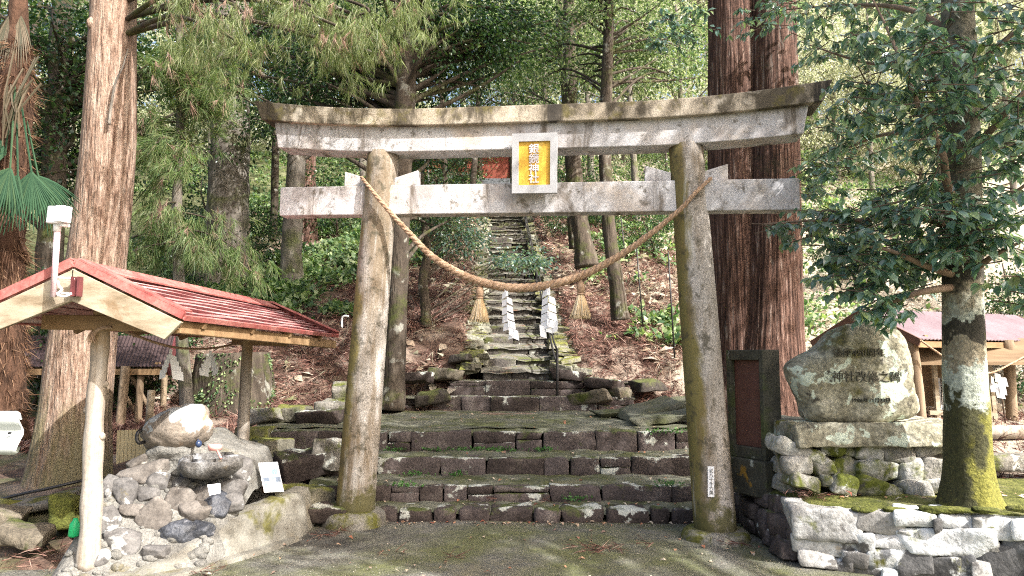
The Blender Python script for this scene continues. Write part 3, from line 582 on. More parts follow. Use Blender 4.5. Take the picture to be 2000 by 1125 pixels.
# paper slip pasted on the right pillar
zc = .51; xc_ = 1.575 - .17 * zc / 3.45 + .015; rr = .18
mb = MB(); an = np.linspace(-.19, .1, 7); V = []
for zz in (zc - .125, zc + .125):
    V += [(xc_ - .01 + math.sin(a) * rr, -math.cos(a) * rr, zz) for a in an]
mb.add(np.array(V), [[i, i + 1, i + 8, i + 7] for i in range(6)])
o = tag(tb(mb, "paper_slip", m_paper, None), "narrow white paper slip with brush writing pasted on right gate pillar", "notice")
o.matrix_basis = TM
V, F = text_mb("式八十千六奥", .04, .0005, True); V = np.c_[V[:, 0] * .9 + xc_ - .015, -rr - .003 - V[:, 2], V[:, 1] * .92 + zc]
V[:, 2] += zc - (V[:, 2].max() + V[:, 2].min()) / 2
tb(MB().add(V, F), "lettering", m_ink, o)

# ------------------------------------------------------------------ twisted rope with tassels and paper streamers
RP = [(-1.60, 3.17), (-1.42, 2.98), (-1.26, 2.80), (-1.08, 2.615), (-.86, 2.40), (-.58, 2.235), (-.33, 2.15), (-.12, 2.118), (.10, 2.128), (.33, 2.175), (.555, 2.258), (.785, 2.385), (1.006, 2.535), (1.316, 2.79), (1.46, 2.95), (1.60, 3.10)]
def cat(P, n):
    P = np.array(P, float); k = len(P); out = []
    for t in np.linspace(0, k - 1 - 1e-6, n):
        i = int(t); u = t - i; p0, p1, p2, p3 = P[max(i - 1, 0)], P[i], P[i + 1], P[min(i + 2, k - 1)]
        out.append(.5 * (2 * p1 + (p2 - p0) * u + (2 * p0 - 5 * p1 + 4 * p2 - p3) * u * u + (3 * p1 - p0 - 3 * p2 + p3) * u ** 3))
    return np.array(out)
def ropey(x):
    e = abs(abs(x) - 1.42); return -.21 if abs(x) < 1.3 else -.21 + .12 * max(0, (abs(x) - 1.5)) / .1
line = cat([(x - .03, ropey(x), z) for x, z in RP], 260)
ln = np.concatenate([[0], np.cumsum(np.linalg.norm(np.diff(line, axis=0), axis=1))]); Ltot = ln[-1]
Rr = .016 + .0195 * np.sin(math.pi * np.clip(ln / Ltot, 0, 1)) ** 1.5
def twist(line, ln, Rr, pitch, nst=3, hand=1):
    Tt = norm(np.gradient(line, axis=0)); out = []
    N1 = norm(np.cross(Tt, np.array([0, 1, .0]))); N2 = np.cross(Tt, N1)
    for k in range(nst):
        ph = hand * 2 * math.pi * ln / pitch + k * 2 * math.pi / nst
        out.append(line + (np.cos(ph) * Rr * .52)[:, None] * N1 + (np.sin(ph) * Rr * .52)[:, None] * N2)
    return out
mb = MB()
for q in twist(line, ln, Rr, .17, 3, -1): mb.tube(q, Rr * .62, 9)
nf = 420; ii = rng.integers(20, 240, nf); A = norm(np.gradient(line, axis=0)[ii] * rng.choice([-1, 1], nf)[:, None] * 40 + rng.normal(size=(nf, 3)) * .7)
inst(mb, np.array([[-.02, 0, 0], [.02, 0, 0], [0, 1, .1]]), np.array([[0, 1, 2]]), line[ii] + unit(nf) * (Rr[ii] * .95)[:, None], A, unit(nf), rng.uniform(.03, .07, nf), 0)
rope = tag(mb.build("shimenawa_rope", m_rope, world=False), "thick twisted straw rope hanging in a curve between the gate pillars", "rope"); rope.matrix_basis = TM
def tassel(x, z, h, label, seed):
    r = random.Random(seed); root = thing("straw_tassel", label, "tassel", tuple(T((x, -.2, z))), group="straw tassels on the gate rope")
    root.matrix_basis = Matrix.Translation(Vector(T((x, -.2, z))))
    mb = MB(); mb.tube([(0, 0, .03), (0, 0, 0), (0, 0, -.02), (0, 0, -.06), (0, 0, -.10)], [.008, .02, .034, .036, .028], 12)
    mb.tube([(0, 0, -.095), (0, 0, -.112)], [.034, .034], 12); mb.build("tassel_head", m_rope, root, True, world=False)
    mb = MB()
    for i in range(230):
        a = r.uniform(0, 6.28); q = math.sqrt(r.random()); l = h * r.uniform(.86, 1.04); rr = .095 * q
        p0 = (math.cos(a) * .024 * q, math.sin(a) * .024 * q, -.10); p1 = (math.cos(a) * rr * .62, math.sin(a) * rr * .62, -.1 - l * .5); p2 = (math.cos(a) * rr + r.uniform(-.008, .008), math.sin(a) * rr, -.1 - l)
        mb.tube([p0, p1, p2], [.0034, .0032, .0024], 3, caps=False)
    mb.build("straw_skirt", m_straw, root, world=False)
    return root
tassel(-.445, 2.13, .215, "straw tassel hanging left of both paper streamers on the gate rope", 1)
tassel(.45, 2.17, .215, "straw tassel hanging right of both paper streamers on the gate rope", 2)
def streamer(M0, segs, label, name="paper_streamer", group=None, sc=1.0):
    """zigzag folded paper: each fold is a slanted panel stepping to one side"""
    mb = MB()
    for (x, z, wd, hg, sh, tw) in segs:
        V = np.array([[-wd / 2, 0, 0], [wd / 2, 0, -sh * .5], [wd / 2 + sh * .2, 0, -hg - sh * .5], [-wd / 2 + sh * .2, 0, -hg]]) * sc
        c, s_ = math.cos(tw), math.sin(tw); V = np.c_[V[:, 0] * c, V[:, 0] * s_ - .01, V[:, 2]] + np.array([x * sc, 0, z * sc])
        off = np.array([0, .0015, 0]); mb.add(np.concatenate([V, V + off]), [[0, 3, 2, 1], [4, 5, 6, 7], [0, 1, 5, 4], [1, 2, 6, 5], [2, 3, 7, 6], [3, 0, 4, 7]])
    o = mb.build(name, m_paper, world=False); o.matrix_basis = M0
    return tag(o, label, "paper streamer", group)
r = random.Random(3)
seg1 = [(0, .035, .03, .06, .0, .1)]
for i in range(10):
    f = i / 9; seg1.append(((.026 if i % 2 else -.018) + .03 * f * f, -.0 - i * .034, .05 + .035 * f, .053 + .012 * f, .04 if i % 2 else -.03, .7 if i % 2 else -.6))
seg1 += [(.075, -.31, .06, .085, .05, .3), (.045, -.33, .05, .08, -.03, -.4)]
streamer(Matrix.Translation(Vector(T((-.2, -.22, 2.07)))) @ Matrix.Rotation(TYAW, 4, 'Z'), seg1, "long narrow white zigzag paper streamer near the middle of the gate rope", group="paper streamers on the gate rope")
seg2 = [(0, .04, .035, .07, 0, .1)]
for i in range(9):
    f = i / 8; seg2 += [((.03 if i % 2 else -.026), -.0 - i * .034, .06 + .055 * f, .057 + .012 * f, .05 if i % 2 else -.05, .7 if i % 2 else -.7)]
seg2 += [(-.05, -.29, .06, .1, .04, .5), (.06, -.28, .06, .09, -.05, -.5), (.0, -.28, .05, .07, .03, .1)]
streamer(Matrix.Translation(Vector(T((.17, -.22, 2.085)))) @ Matrix.Rotation(TYAW, 4, 'Z'), seg2, "wide white zigzag paper streamer with spread ends beside the right straw tassel", group="paper streamers on the gate rope")

# ------------------------------------------------------------------ handrail and stakes on the hill
hr = thing("handrail", "slim dark metal handrail climbing the right side of the hill stairway", "handrail", (.7, 10.9, .95))
pts = []
for y in np.arange(10.95, 24.5, .6):
    pts.append((float(stair_x(y)) + .53, y, 1.0 + max(0, (y - 11.2)) * .413))
for k, dz in enumerate((.62, .42)):
    hr_m = MB().tube([(p[0], p[1] + (0 if i or k else 0), p[2] + dz) for i, p in enumerate(pts)], .016, 8); hr_m.build("rail", m_iron, hr, True)
for p in pts[::4]:
    MB().tube([(p[0], p[1], p[2] - .25), (p[0], p[1], p[2] + .64)], .02, 8).build("post", m_iron, hr, True)
for k, (px, y0, y1, Y, lab) in enumerate([(1243, 480, 610, 12.3, "thin dark metal stake leaning beside the mossy trunk right of the hill stairway"), (1305, 492, 672, 10.8, "tall thin dark metal stake standing close to the right gate pillar"), (1213, 425, 520, 16, "thin dark stake higher up the slope behind the gate rope")]):
    a, b = at(px + 12, y1, Y), at(px, y0, Y)
    tag(MB().tube([a - np.array([0, 0, .2]), b], .012, 6).build("metal_stake", m_iron, smooth=True), lab, "stake", "metal stakes on the leaf slope")
a = [at(668, 640, 11.8), at(668, 622, 11.8), at(673, 617, 11.8), at(681, 618, 11.8)]
tag(MB().tube(cat(a, 14), .016, 8).build("bent_pipe", m_white2, smooth=True), "short white bent pipe sticking out of the leaf slope beside left gate pillar", "pipe")

# ------------------------------------------------------------------ red roofed shelter over the water basin
A0, A1 = np.array([-2.93, 4.95, 2.115]), np.array([-2.62, 8.05, 2.06])      # ridge
E0, E1 = np.array([-2.20, 4.95, 1.765]), np.array([-1.90, 8.05, 1.735])    # right eave
G0, G1 = np.array([-3.66, 4.95, 1.765]), np.array([-3.34, 8.05, 1.735])    # left eave
sh = thing("water_shelter", "small open timber shelter with faded red gable roof over the stone water basin", "shelter", (-3.0, 5.3, 0))
def slope(r0, r1, e0, e1, n, name):
    mb = MB(); nrm = norm(np.cross(r1 - r0, e0 - r0)); nrm = nrm * np.sign(nrm[2])
    for i in range(n):
        t0, t1 = i / n - .012, (i + 1) / n + .012
        a, b, c, d = r0 + (e0 - r0) * t0, r1 + (e1 - r1) * t0, r1 + (e1 - r1) * t1, r0 + (e0 - r0) * t1
        k = 14; V = []
        for j in range(k + 1):
            u = j / k; wv = .004 * math.sin(u * 17 + i * 2.1)
            p, q = a + (b - a) * u, d + (c - d) * u
            V += [p + nrm * (.0 + wv), q + nrm * (.019 + wv), q + nrm * (.001 + wv), p - nrm * .006]
        F = []
        for j in range(k):
            o = 4 * j
            for s_ in (0, 2, 3): F.append([o + s_, o + (s_ + 1) % 4, o + 4 + (s_ + 1) % 4, o + 4 + s_])
        F += [[0, 3, 2, 1], [4 * k, 4 * k + 1, 4 * k + 2, 4 * k + 3]]
        mb.add(np.array(V), F); mb.add(np.array(V), [[4 * j + 1, 4 * j + 2, 4 * j + 6, 4 * j + 5] for j in range(k)], 1)  # solid riser faces coloured dark to imitate the shaded gap below each sheet
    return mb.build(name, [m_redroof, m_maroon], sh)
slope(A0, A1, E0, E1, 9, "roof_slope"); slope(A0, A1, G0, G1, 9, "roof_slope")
up = np.array([0, 0, 1.])
mb = MB()
for e0, e1 in ((E0, E1), (G0, G1)):
    s_ = 1 if e0[0] > A0[0] else -1
    d = norm(e0 - A0); nn = np.array([-d[2] * s_, 0, d[0] * s_]); nn = nn * np.sign(nn[2])
    for a, e in ((A0, e0), (A1, e1)):
        y = -.012 if a is A0 else .012
        p = [a + nn * .034 + np.array([0, y, 0]), e + nn * .034 + np.array([0, y, 0])]
        mb.bar(p[0] + np.array([0, 0, -.012]), p[1] + np.array([0, 0, -.012]), .03, .05, up=nn)
        mb.bar(p[0] - d * .0 + nn * .022 + np.array([0, .05 if y < 0 else -.05, 0]), p[1] + nn * .022 + np.array([0, .05 if y < 0 else -.05, 0]), .12, .012, up=nn)
    mb.bar(A0 + d * .06 + nn * .032, A1 + d * .06 + nn * .032, .13, .012, up=nn)
    mb.bar(e0 + nn * .012 + d * .012, e1 + nn * .012 + d * .012, .02, .035, up=nn)
mb.tube([A0 + up * .03, A1 + up * .03], .022, 8); mb.build("ridge_cap", m_redtrim, sh)
for s_ in (1, -1):                                     # barge boards on the near gable
    e0 = E0 if s_ > 0 else G0
    d = norm(e0 - A0); dn = np.array([d[2] * s_, 0, -d[0] * s_]); dn = dn * np.sign(-dn[2]) 
    a = A0 + np.array([0, -.03, -.0]); b = e0 + d * .02 + np.array([0, -.03, 0])
    P = [a + dn * .02, b + dn * .02, b + dn * .17 - d * .05, np.array([A0[0], a[1], A0[2] - .235])]
    mb = MB(); V = np.array(P + [p + np.array([0, .035, 0]) for p in P]); mb.add(V, [[0, 1, 2, 3], [7, 6, 5, 4], [0, 4, 5, 1], [1, 5, 6, 2], [2, 6, 7, 3], [3, 7, 4, 0]])
    bevel(mb.build("barge_board", m_wood, sh), .004)
b0 = at(88, 628, 5.2); b1 = at(370, 632, 5.2)
bevel(MB().bar(at(88, 629, 5.26), at(362, 634, 5.26), .09, .105).build("tie_beam", m_woodB, sh), .006)
bevel(MB().bar(at(455, 665, 7.7), at(560, 668, 7.7), .08, .09).build("tie_beam", m_woodB, sh), .006)
for a, b, nm in ((E0 + (-.06, .04, -.055), E1 + (-.05, .06, -.085), "eave_beam"), (A0 + (0, .06, -.17), A1 + (0, -.04, -.15), "ridge_beam")):
    bevel(MB().bar(a, b, .075, .085).build(nm, m_woodB, sh), .006)
for s_, e0, e1 in ((1, E0, E1), (-1, G0, G1)):
    for u in (.1, .35, .6, .85):
        a = A0 + (A1 - A0) * u; b = e0 + (e1 - e0) * u
        MB().bar(a + (0, 0, -.035), b + (0, 0, -.035), .05, .045).build("rafter", m_woodB, sh)
f0, f1 = at(171, 1112, 5.28), at(198, 600, 5.28)
zs = np.linspace(0, 1, 40)
mb = MB().tube([f0 + (f1 - f0) * t + np.array([.006 * math.sin(t * 9), 0, 0]) for t in zs], [.073 - .018 * t + .004 * math.sin(t * 31) for t in zs], 22, wob=.05)
for t, sx in ((.50, 1), (.70, 1), (.60, -1)): mb.rock(f0 + (f1 - f0) * t + np.array([sx * .056, -.01, 0]), (.05, .05, .06), t * 9, 2, .2, sub=2)
mb.build("post", m_log, sh, True)
g0, g1 = at(472, 905, 7.7), at(484, 655, 7.7)
MB().tube([g0 + (g1 - g0) * t for t in zs], [.064 - .012 * t for t in zs], 18, wob=.05, seed=3).build("post", m_log, sh, True)

# rope and paper streamers strung between the shelter posts
rp = cat([at(178, 668, 5.22), at(190, 645, 5.18), at(214, 640, 5.2), at(245, 648, 5.4), at(300, 668, 5.9), at(345, 679, 6.3), at(400, 681, 6.8), at(440, 676, 7.2), at(470, 667, 7.55), at(478, 655, 7.6), at(474, 640, 7.62)], 120)
ll = np.concatenate([[0], np.cumsum(np.linalg.norm(np.diff(rp, axis=0), axis=1))])
mb = MB()
for q in twist(rp, ll, np.full(120, .011), .07): mb.tube(q, .0075, 6)
for k in range(14):
    a = at(180, 645, 5.2); b = at(168 + k * 1.6, 665 + (k % 4) * 2, 5.17); mb.tube([a, (a + b) / 2 + (0, -.01, 0), b], .0025, 4)
tag(mb.build("straw_rope", m_rope), "thin straw rope tied between the two posts of the red roofed shelter", "rope")
def little(px, py, Y, sc, label, mirror=1, grp=None):
    sg = [(0, .0, .02, .05, 0, .1)]
    for i in range(4): sg += [(mirror * (.015 + .012 * i), -.035 - i * .035, .045 + .008 * i, .06, .03, .5), (-mirror * (.012 + .012 * i), -.04 - i * .035, .045 + .006 * i, .06, -.03, -.5)]
    streamer(Matrix.Translation(Vector(at(px, py, Y))), sg, label, group=grp, sc=sc)
little(335, 682, 6.1, 1.2, "full white paper streamer hanging on shelter rope nearer the silvery post", grp="paper streamers on the shelter rope")
little(412, 685, 6.8, 1.1, "slim white paper streamer hanging on shelter rope nearer the mossy stump", -1, grp="paper streamers on the shelter rope")

# lamp on a pole fixed to the gable
lp = thing("pole_lamp", "white box lamp on a peeling pink pole clamped to the red roofed shelter", "lamp", tuple(at(105, 578, 4.85)))
MB().tube([at(104, 580, 4.85), at(113, 436, 4.85)], .019, 12).build("pole", m_pinkpole, lp, True)
MB().tube([at(111, 452, 4.85), at(113, 432, 4.85)], .024, 12).build("socket", m_lamp, lp, True)
c = at(117, 421, 4.85); mb = MB().box(c + (-.012, 0, 0), (.10, .09, .115), rotm(0, R(4), R(-20))).box(c + (.04, -.03, .002), (.07, .075, .11), rotm(0, R(4), R(-20))).box(c + (.03, -.0, -.065), (.05, .06, .022), rotm(0, R(4), R(-20)))
bevel(mb.build("lamp_head", m_lamp, lp), .008, 3)
mb = MB().tube([at(103, 541, 4.85), at(146, 545, 4.88)], .007, 8).tube([at(105, 573, 4.85), at(143, 573, 4.88)], .007, 8)
mb.tube(cat([at(112, 548, 4.85), at(116, 560, 4.85), at(121, 566, 4.84), at(112, 575, 4.84), at(126, 579, 4.84), at(140, 573, 4.86)], 20), .008, 8)
mb.build("bracket", m_lamp, lp, True)
MB().box(at(150, 560, 4.89), (.045, .03, .125)).box(at(143.5, 560, 4.88), (.012, .05, .13)).box(at(156, 560, 4.88), (.012, .05, .13)).build("clamp", m_maroon, lp)

# ------------------------------------------------------------------ mortared stone mound with basin
fo = thing("stone_water_basin", "mound of mortared river stones with a dark hollow basin and lichen capped top boulder", "water basin", (-2.75, 6.2, 0))
cob = [(240, 965, 5.72, .2, .2, 0), (290, 925, 5.95, .3, .17, 1), (250, 1000, 5.6, .2, .09, 1), (210, 1025, 5.52, .16, .24, 0), (225, 950, 5.85, .14, .18, 0), (285, 1020, 5.55, .23, .2, 1), (340, 985, 5.7, .22, .2, 1), (365, 1010, 5.62, .26, .17, 1), (330, 1050, 5.48, .24, .18, 2), (240, 1060, 5.45, .26, .16, 0), (345, 950, 5.85, .12, .1, 0), (395, 970, 5.85, .18, .12, 1), (420, 995, 5.82, .2, .2, 2), (300, 945, 5.85, .2, .14, 0), (385, 1040, 5.6, .2, .12, 2), (205, 1005, 5.6, .12, .12, 1),
       (440, 955, 6.0, .18, .16, 0), (485, 915, 6.35, .18, .2, 0), (492, 940, 6.35, .14, .13, 0), (455, 980, 5.95, .2, .14, 0), (280, 970, 5.72, .16, .1, 0), (360, 925, 5.95, .2, .14, 2), (435, 925, 5.92, .16, .14, 2), (300, 1080, 5.42, .2, .1, 0), (210, 1080, 5.45, .16, .12, 0), (275, 905, 6.05, .16, .1, 1)]
PX = np.array([(c_[0], c_[1], c_[2]) for c_ in cob]); W_ = np.array([at(*c_) for c_ in PX])
cf = np.linalg.lstsq(np.c_[W_[:, 0], W_[:, 2], np.ones(len(W_))], W_[:, 1], rcond=None)[0]
front = lambda x, z: cf[0] * x + cf[1] * z + cf[2]
TP = np.array([at(px, py, Y)[[0, 2]] for px, py, Y in [(186, 985, 5.75), (205, 950, 5.85), (232, 925, 5.95), (262, 898, 6.05), (300, 868, 6.1), (350, 858, 6.1), (395, 880, 6.05), (440, 893, 6.1), (470, 893, 6.25), (488, 915, 6.3), (498, 960, 6.3)]])
us = np.linspace(TP[0, 0], TP[-1, 0], 70); V = []; NP = 44
for x in us:
    zt = float(np.interp(x, TP[:, 0], TP[:, 1])); e = min(1, (x - us[0]) / .12, (us[-1] - x) / .10)
    for j in range(NP):
        t = j / (NP - 1)
        if t < .6: z = -.05 + (zt + .05) * (t / .6); y = front(x, z) + .10 * (t / .6) ** 6
        elif t < .85: z = zt + .02 * math.sin((t - .6) * 12); y = front(x, zt) + .10 + (t - .6) / .25 * .6
        else: z = zt * (1 - (t - .85) / .15) - .05; y = front(x, zt) + .72
        p = Vector((x, y, z)); nz = .030 * noise.noise(p * 5) + .014 * noise.noise(p * 14) + .007 * noise.noise(p * 33)
        V.append((x, y + nz + .18 * (1 - e) ** 2 + .012, z + nz * .6))
F = [[i * NP + j, (i + 1) * NP + j, (i + 1) * NP + j + 1, i * NP + j + 1] for i in range(69) for j in range(NP - 1)]
mb = MB().add(np.array(V), F); mb.rock(at(345, 893, 6.15), (.5, .42, .26), 8, 2.5, .3, sub=4)
for k in range(150):
    x = rng.uniform(us[6], us[-6]); z = rng.uniform(.0, .9) * float(np.interp(x, TP[:, 0], TP[:, 1])); q = rng.uniform(.02, .065); mb.frock((x, front(x, z) + .01, z), (q * 1.4, q, q), k, sub=2, cut=(.85, 1.2))
mb.build("mortar_mound", m_mortar, fo, True)
tp = MB().rock(at(348, 838, 6.15), (.54, .46, .37), 12, 2.4, .16, sub=4, rot=rotm(0, R(-22), 0)); tp.build("top_boulder", m_top, fo, True)
# the hollow basin: a thick lip round a dark bowl
bc = at(408, 912, 5.9); rs = [(.12, .065), (.17, .06), (.205, .03), (.2, -.03), (.16, -.09), (.06, -.12)]; ins = [(.125, .045), (.1, .0), (.05, -.02), (.005, -.025)]
mb = MB(); n = 36; prof = ins[::-1] + rs; V = []
for (rr_, zz) in prof:
    for j in range(n):
        a = 2 * math.pi * j / n; q = 1 + .26 * noise.noise(Vector((math.cos(a) * 1.5, math.sin(a) * 1.5, zz * 5 + 4))) + .1 * noise.noise(Vector((math.cos(a) * 4, math.sin(a) * 4, zz * 14)))
        V.append(bc + np.array([math.cos(a) * rr_ * q * 1.15, math.sin(a) * rr_ * q, zz - .06 * math.cos(a) * 0 + .03 * q - .08 * (math.sin(a) < -.5) * (zz > .05) * .5]))
F = [[i * n + j, i * n + (j + 1) % n, (i + 1) * n + (j + 1) % n, (i + 1) * n + j] for i in range(len(prof) - 1) for j in range(n)]
mb.add(np.array(V), F); mb.build("basin_stone", m_basin, fo, True)
for k, (px, py, Y, sx, sz, mm) in enumerate(cob):
    q = at(px, py, Y); q[1] = front(q[0], q[2]) + .02; q = q + 0; MB().frock(q, (sx * 1.05, .15, sz * 1.08), 30 + k, k=18, jit=.25, cut=(.84, 1.15), amp=.05, sub=4, rot=rotm(R(-12), rnd.uniform(-.3, .3), 0)).build("river_stone", m_cob[mm], fo, True)
MB().rock(at(388, 867, 5.88), (.05, .06, .06), 3, 2, .02, sub=2).tube([at(388, 867, 5.9), at(386, 858, 6.1)], .012, 8).build("spout", m_blue, fo, True)
hose = cat([at(290, 838, 6.1), at(272, 842, 6.0), at(267, 855, 5.98), at(272, 865, 5.98), at(286, 862, 6.05)], 24)
tag(MB().tube(hose, .014, 8).build("hose", m_black, smooth=True), "short loop of black hose behind the lichen capped boulder", "hose")
# low plaster wall curving in front of the mound
wl_ = cat([(-3.03, 5.28, .03), (-2.72, 5.22, .035), (-2.5, 5.34, .07), (-2.3, 5.66, .19), (-2.14, 5.98, .3), (-2.0, 6.28, .345), (-1.92, 6.5, .35), (-1.93, 6.95, .33)], 60)
mb = MB(); V = []; tt = norm(np.gradient(wl_[:, :2], axis=0)); k = len(wl_)
for i in range(k):
    nx, ny = tt[i][1], -tt[i][0]; x, y, z = wl_[i]; wv = .006 * math.sin(i * .9) + .004 * math.sin(i * 2.3)
    V += [(x + nx * .15, y + ny * .15, -.03), (x + nx * (.10 + wv), y + ny * (.10 + wv), z - .05), (x + nx * .075, y + ny * .075, z - .008 + wv), (x - nx * .05, y - ny * .05, z + wv), (x - nx * .14, y - ny * .14, z - .03), (x - nx * .16, y - ny * .16, -.03)]
F = [[6 * i + j, 6 * i + 6 + j, 6 * i + 7 + j, 6 * i + 1 + j] for i in range(k - 1) for j in range(5)] + [[0, 1, 2, 3, 4, 5], [6 * k - 1, 6 * k - 2, 6 * k - 3, 6 * k - 4, 6 * k - 5, 6 * k - 6]]
mb.add(np.array(V), F); tag(mb.build("plaster_wall", m_plaster, smooth=True), "low sloping stained plaster wall in front of the stone water basin", "wall")
V = []; k = 40; pth = cat([(-2.85, 4.98, 0), (-2.5, 5.05, 0), (-2.28, 5.35, 0), (-2.08, 5.72, 0), (-1.9, 6.1, 0), (-1.82, 6.35, 0)], k); tt = norm(np.gradient(pth[:, :2], axis=0))
for i in range(k):
    nx, ny = tt[i][1], -tt[i][0]; x, y, _ = pth[i]; V += [(x + nx * .06, y + ny * .06, -.02), (x + nx * .05, y + ny * .05, .03), (x - nx * .2, y - ny * .2, .035), (x - nx * .22, y - ny * .22, -.02)]
tag(MB().add(np.array(V), [[4 * i + j, 4 * i + 4 + j, 4 * i + 5 + j, 4 * i + 1 + j] for i in range(k - 1) for j in range(3)] + [[0, 1, 2, 3], [4 * k - 1, 4 * k - 2, 4 * k - 3, 4 * k - 4]]).build("wall_footing", m_plaster), "low concrete footing strip along the foot of the plaster wall", "kerb")
# sign, ladle, trays, note, bottle
sg = thing("information_sign", "small white leaning board with pale blue pictures on the end of the plaster wall", "sign", tuple(at(530, 962, 6.42)))
p00, p10, p01 = at(516, 962, 6.32), at(554, 960, 6.32), at(504, 904, 6.40)
ex, ez = p10 - p00, p01 - p00; ey = norm(np.cross(ex, ez))
if ey[1] > 0: ey = -ey
def panel(u0, u1, v0, v1, d0, d1):
    V = [p00 + ex * u + ez * v + ey * d for d in (d0, d1) for u, v in ((u0, v0), (u1, v0), (u1, v1), (u0, v1))]
    return MB().add(np.array(V), [[0, 3, 2, 1], [4, 5, 6, 7], [0, 1, 5, 4], [1, 2, 6, 5], [2, 3, 7, 6], [3, 0, 4, 7]])
brd = panel(0, 1, 0, 1, -.012, 0).build("board", m_paper, sg)
for (u0, u1, v0, v1, mt) in ((.1, .42, .36, .5, m_print2), (.5, .72, .33, .5, m_print), (.74, .98, .33, .5, m_print2), (.1, .42, .13, .29, m_print), (.62, .9, .6, .76, m_print)):
    panel(u0, u1, v0, v1, 0, .002).build("picture", mt, brd)
mb = panel(.3, .75, .92, .945, 0, .0015)
for v in (.86, .7, .64, .58): mb.add(np.concatenate(panel(.16, .5 if v < .8 else .7, v, v + .015, 0, .0015).v), panel(0, 1, 0, 1, 0, 1).f[0][0]) if False else None
mb.build("text_line", m_print, brd)
panel(.14, .44, .56, .575, 0, .0015).build("text_line", m_print2, brd); panel(.2, .7, .85, .862, 0, .0015).build("text_line", m_print2, brd)
MB().bar(at(513, 945, 6.5), at(516, 961, 6.62), .03, .012).build("stand", m_dkwood, sg)
c = at(420, 874, 5.82); ld = thing("ladle", "pink plastic ladle lying across the dark hollow basin", "ladle", tuple(c))
n = 20; V = []
for (rr_, zz) in ((.048, -.02), (.055, .022), (.05, .022), (.044, -.012)):
    V += [c + np.array([math.cos(2 * math.pi * j / n) * rr_, math.sin(2 * math.pi * j / n) * rr_ * .9, zz]) for j in range(n)]
MB().add(np.array(V), [[i * n + j, i * n + (j + 1) % n, (i + 1) * n + (j + 1) % n, (i + 1) * n + j] for i in range(3) for j in range(n)] + [list(range(n))[::-1], [3 * n + j for j in range(n)]]).build("cup", m_pink, ld, True)
MB().tube([at(424, 880, 5.79), at(432, 895, 5.72)], .009, 8).build("handle", m_pink, ld, True)
def slab_quad(P, th, name, m, label, cat_):
    P = [np.array(p) for p in P]; nn = norm(np.cross(P[1] - P[0], P[3] - P[0])); V = P + [p + nn * th for p in P]
    return tag(MB().add(np.array(V), [[0, 3, 2, 1], [4, 5, 6, 7], [0, 1, 5, 4], [1, 2, 6, 5], [2, 3, 7, 6], [3, 0, 4, 7]]).build(name, m), label, cat_)
slab_quad([at(440, 898, 6.15), at(470, 896, 6.3), at(484, 882, 6.75), at(452, 883, 6.6)], .008, "tray", m_gsheet, "flat grey green sheet lying behind the ladle by the rear shelter post", "sheet")
slab_quad([at(405, 947, 5.68), at(430, 944, 5.72), at(431, 963, 5.70), at(409, 968, 5.66)][::-1], .003, "paper_note", m_paper, "loose white paper note stuck on the river stones of the basin", "paper")
tb_ = [at(226, 907, 6.75), at(286, 888, 6.7), at(290, 838, 6.75), at(228, 841, 6.8)]
mb = MB(); k = 8
for i in range(k):
    u0, u1 = i / k + .006, (i + 1) / k - .006
    P = [tb_[0] + (tb_[1] - tb_[0]) * u0, tb_[0] + (tb_[1] - tb_[0]) * u1, tb_[3] + (tb_[2] - tb_[3]) * u1, tb_[3] + (tb_[2] - tb_[3]) * u0]
    V = P + [p + np.array([0, .02, 0]) for p in P]; mb.add(np.array(V), [[0, 1, 2, 3], [7, 6, 5, 4], [0, 4, 5, 1], [1, 5, 6, 2], [2, 6, 7, 3], [3, 7, 4, 0]])
P = [p + np.array([0, .012, 0]) for p in tb_]; mb.add(np.array(P + [p + np.array([0, .02, 0]) for p in P]), [[0, 1, 2, 3], [7, 6, 5, 4], [0, 4, 5, 1], [1, 5, 6, 2], [2, 6, 7, 3], [3, 7, 4, 0]])
tag(mb.build("slatted_board", m_bamboo), "tan slatted board standing upright behind the stone water basin", "board")
b0_ = at(143, 1048, 5.4); b1_ = at(148, 1012, 5.4)
tag(MB().tube([b0_, b0_ + (b1_ - b0_) * .08, b0_ + (b1_ - b0_) * .7, b0_ + (b1_ - b0_) * .85, b1_], [.03, .036, .034, .02, .014], 16).build("plastic_bottle", m_green, smooth=True), "bright green plastic bottle leaning behind the silvery shelter post", "bottle")
pts = cat([at(-30, 985, 6.5), at(30, 968, 6.55), at(90, 955, 6.6), at(150, 941, 6.7), at(200, 930, 6.9)], 40)
tag(MB().tube(pts, .013, 8).build("water_pipe", m_black, smooth=True), "thin black water pipe running past the foot of the big tan cedar", "pipe")
# end of a guardrail at the left picture edge
pr = [(0, .0), (.02, .02), (.03, .05), (.005, .085), (-.02, .115), (-.02, .145), (.005, .175), (.03, .21), (.02, .24), (0, .258)]
gc = at(0, 885, 4.5); mb = MB(); V = []
for X in np.concatenate([np.linspace(-1.9, .085, 24), [.105, .118]]):
    cut = 0 if X < .1 else .012 if X < .11 else .05
    for th in (0, -.006):
        V += [(gc[0] + X, gc[1] - q[0] - th, gc[2] - .01 + np.clip(q[1], cut, .258 - cut)) for q in pr]
k = len(pr); m_ = 26
F = []
for i in range(m_ - 1):
    for j in range(k - 1):
        a, b = i * 2 * k + j, (i + 1) * 2 * k + j; F += [[a, b, b + 1, a + 1], [a + k + 1, b + k + 1, b + k, a + k]]
    F += [[i * 2 * k, i * 2 * k + k, (i + 1) * 2 * k + k, (i + 1) * 2 * k], [i * 2 * k + k - 1, (i + 1) * 2 * k + k - 1, (i + 1) * 2 * k + 2 * k - 1, i * 2 * k + 2 * k - 1]]
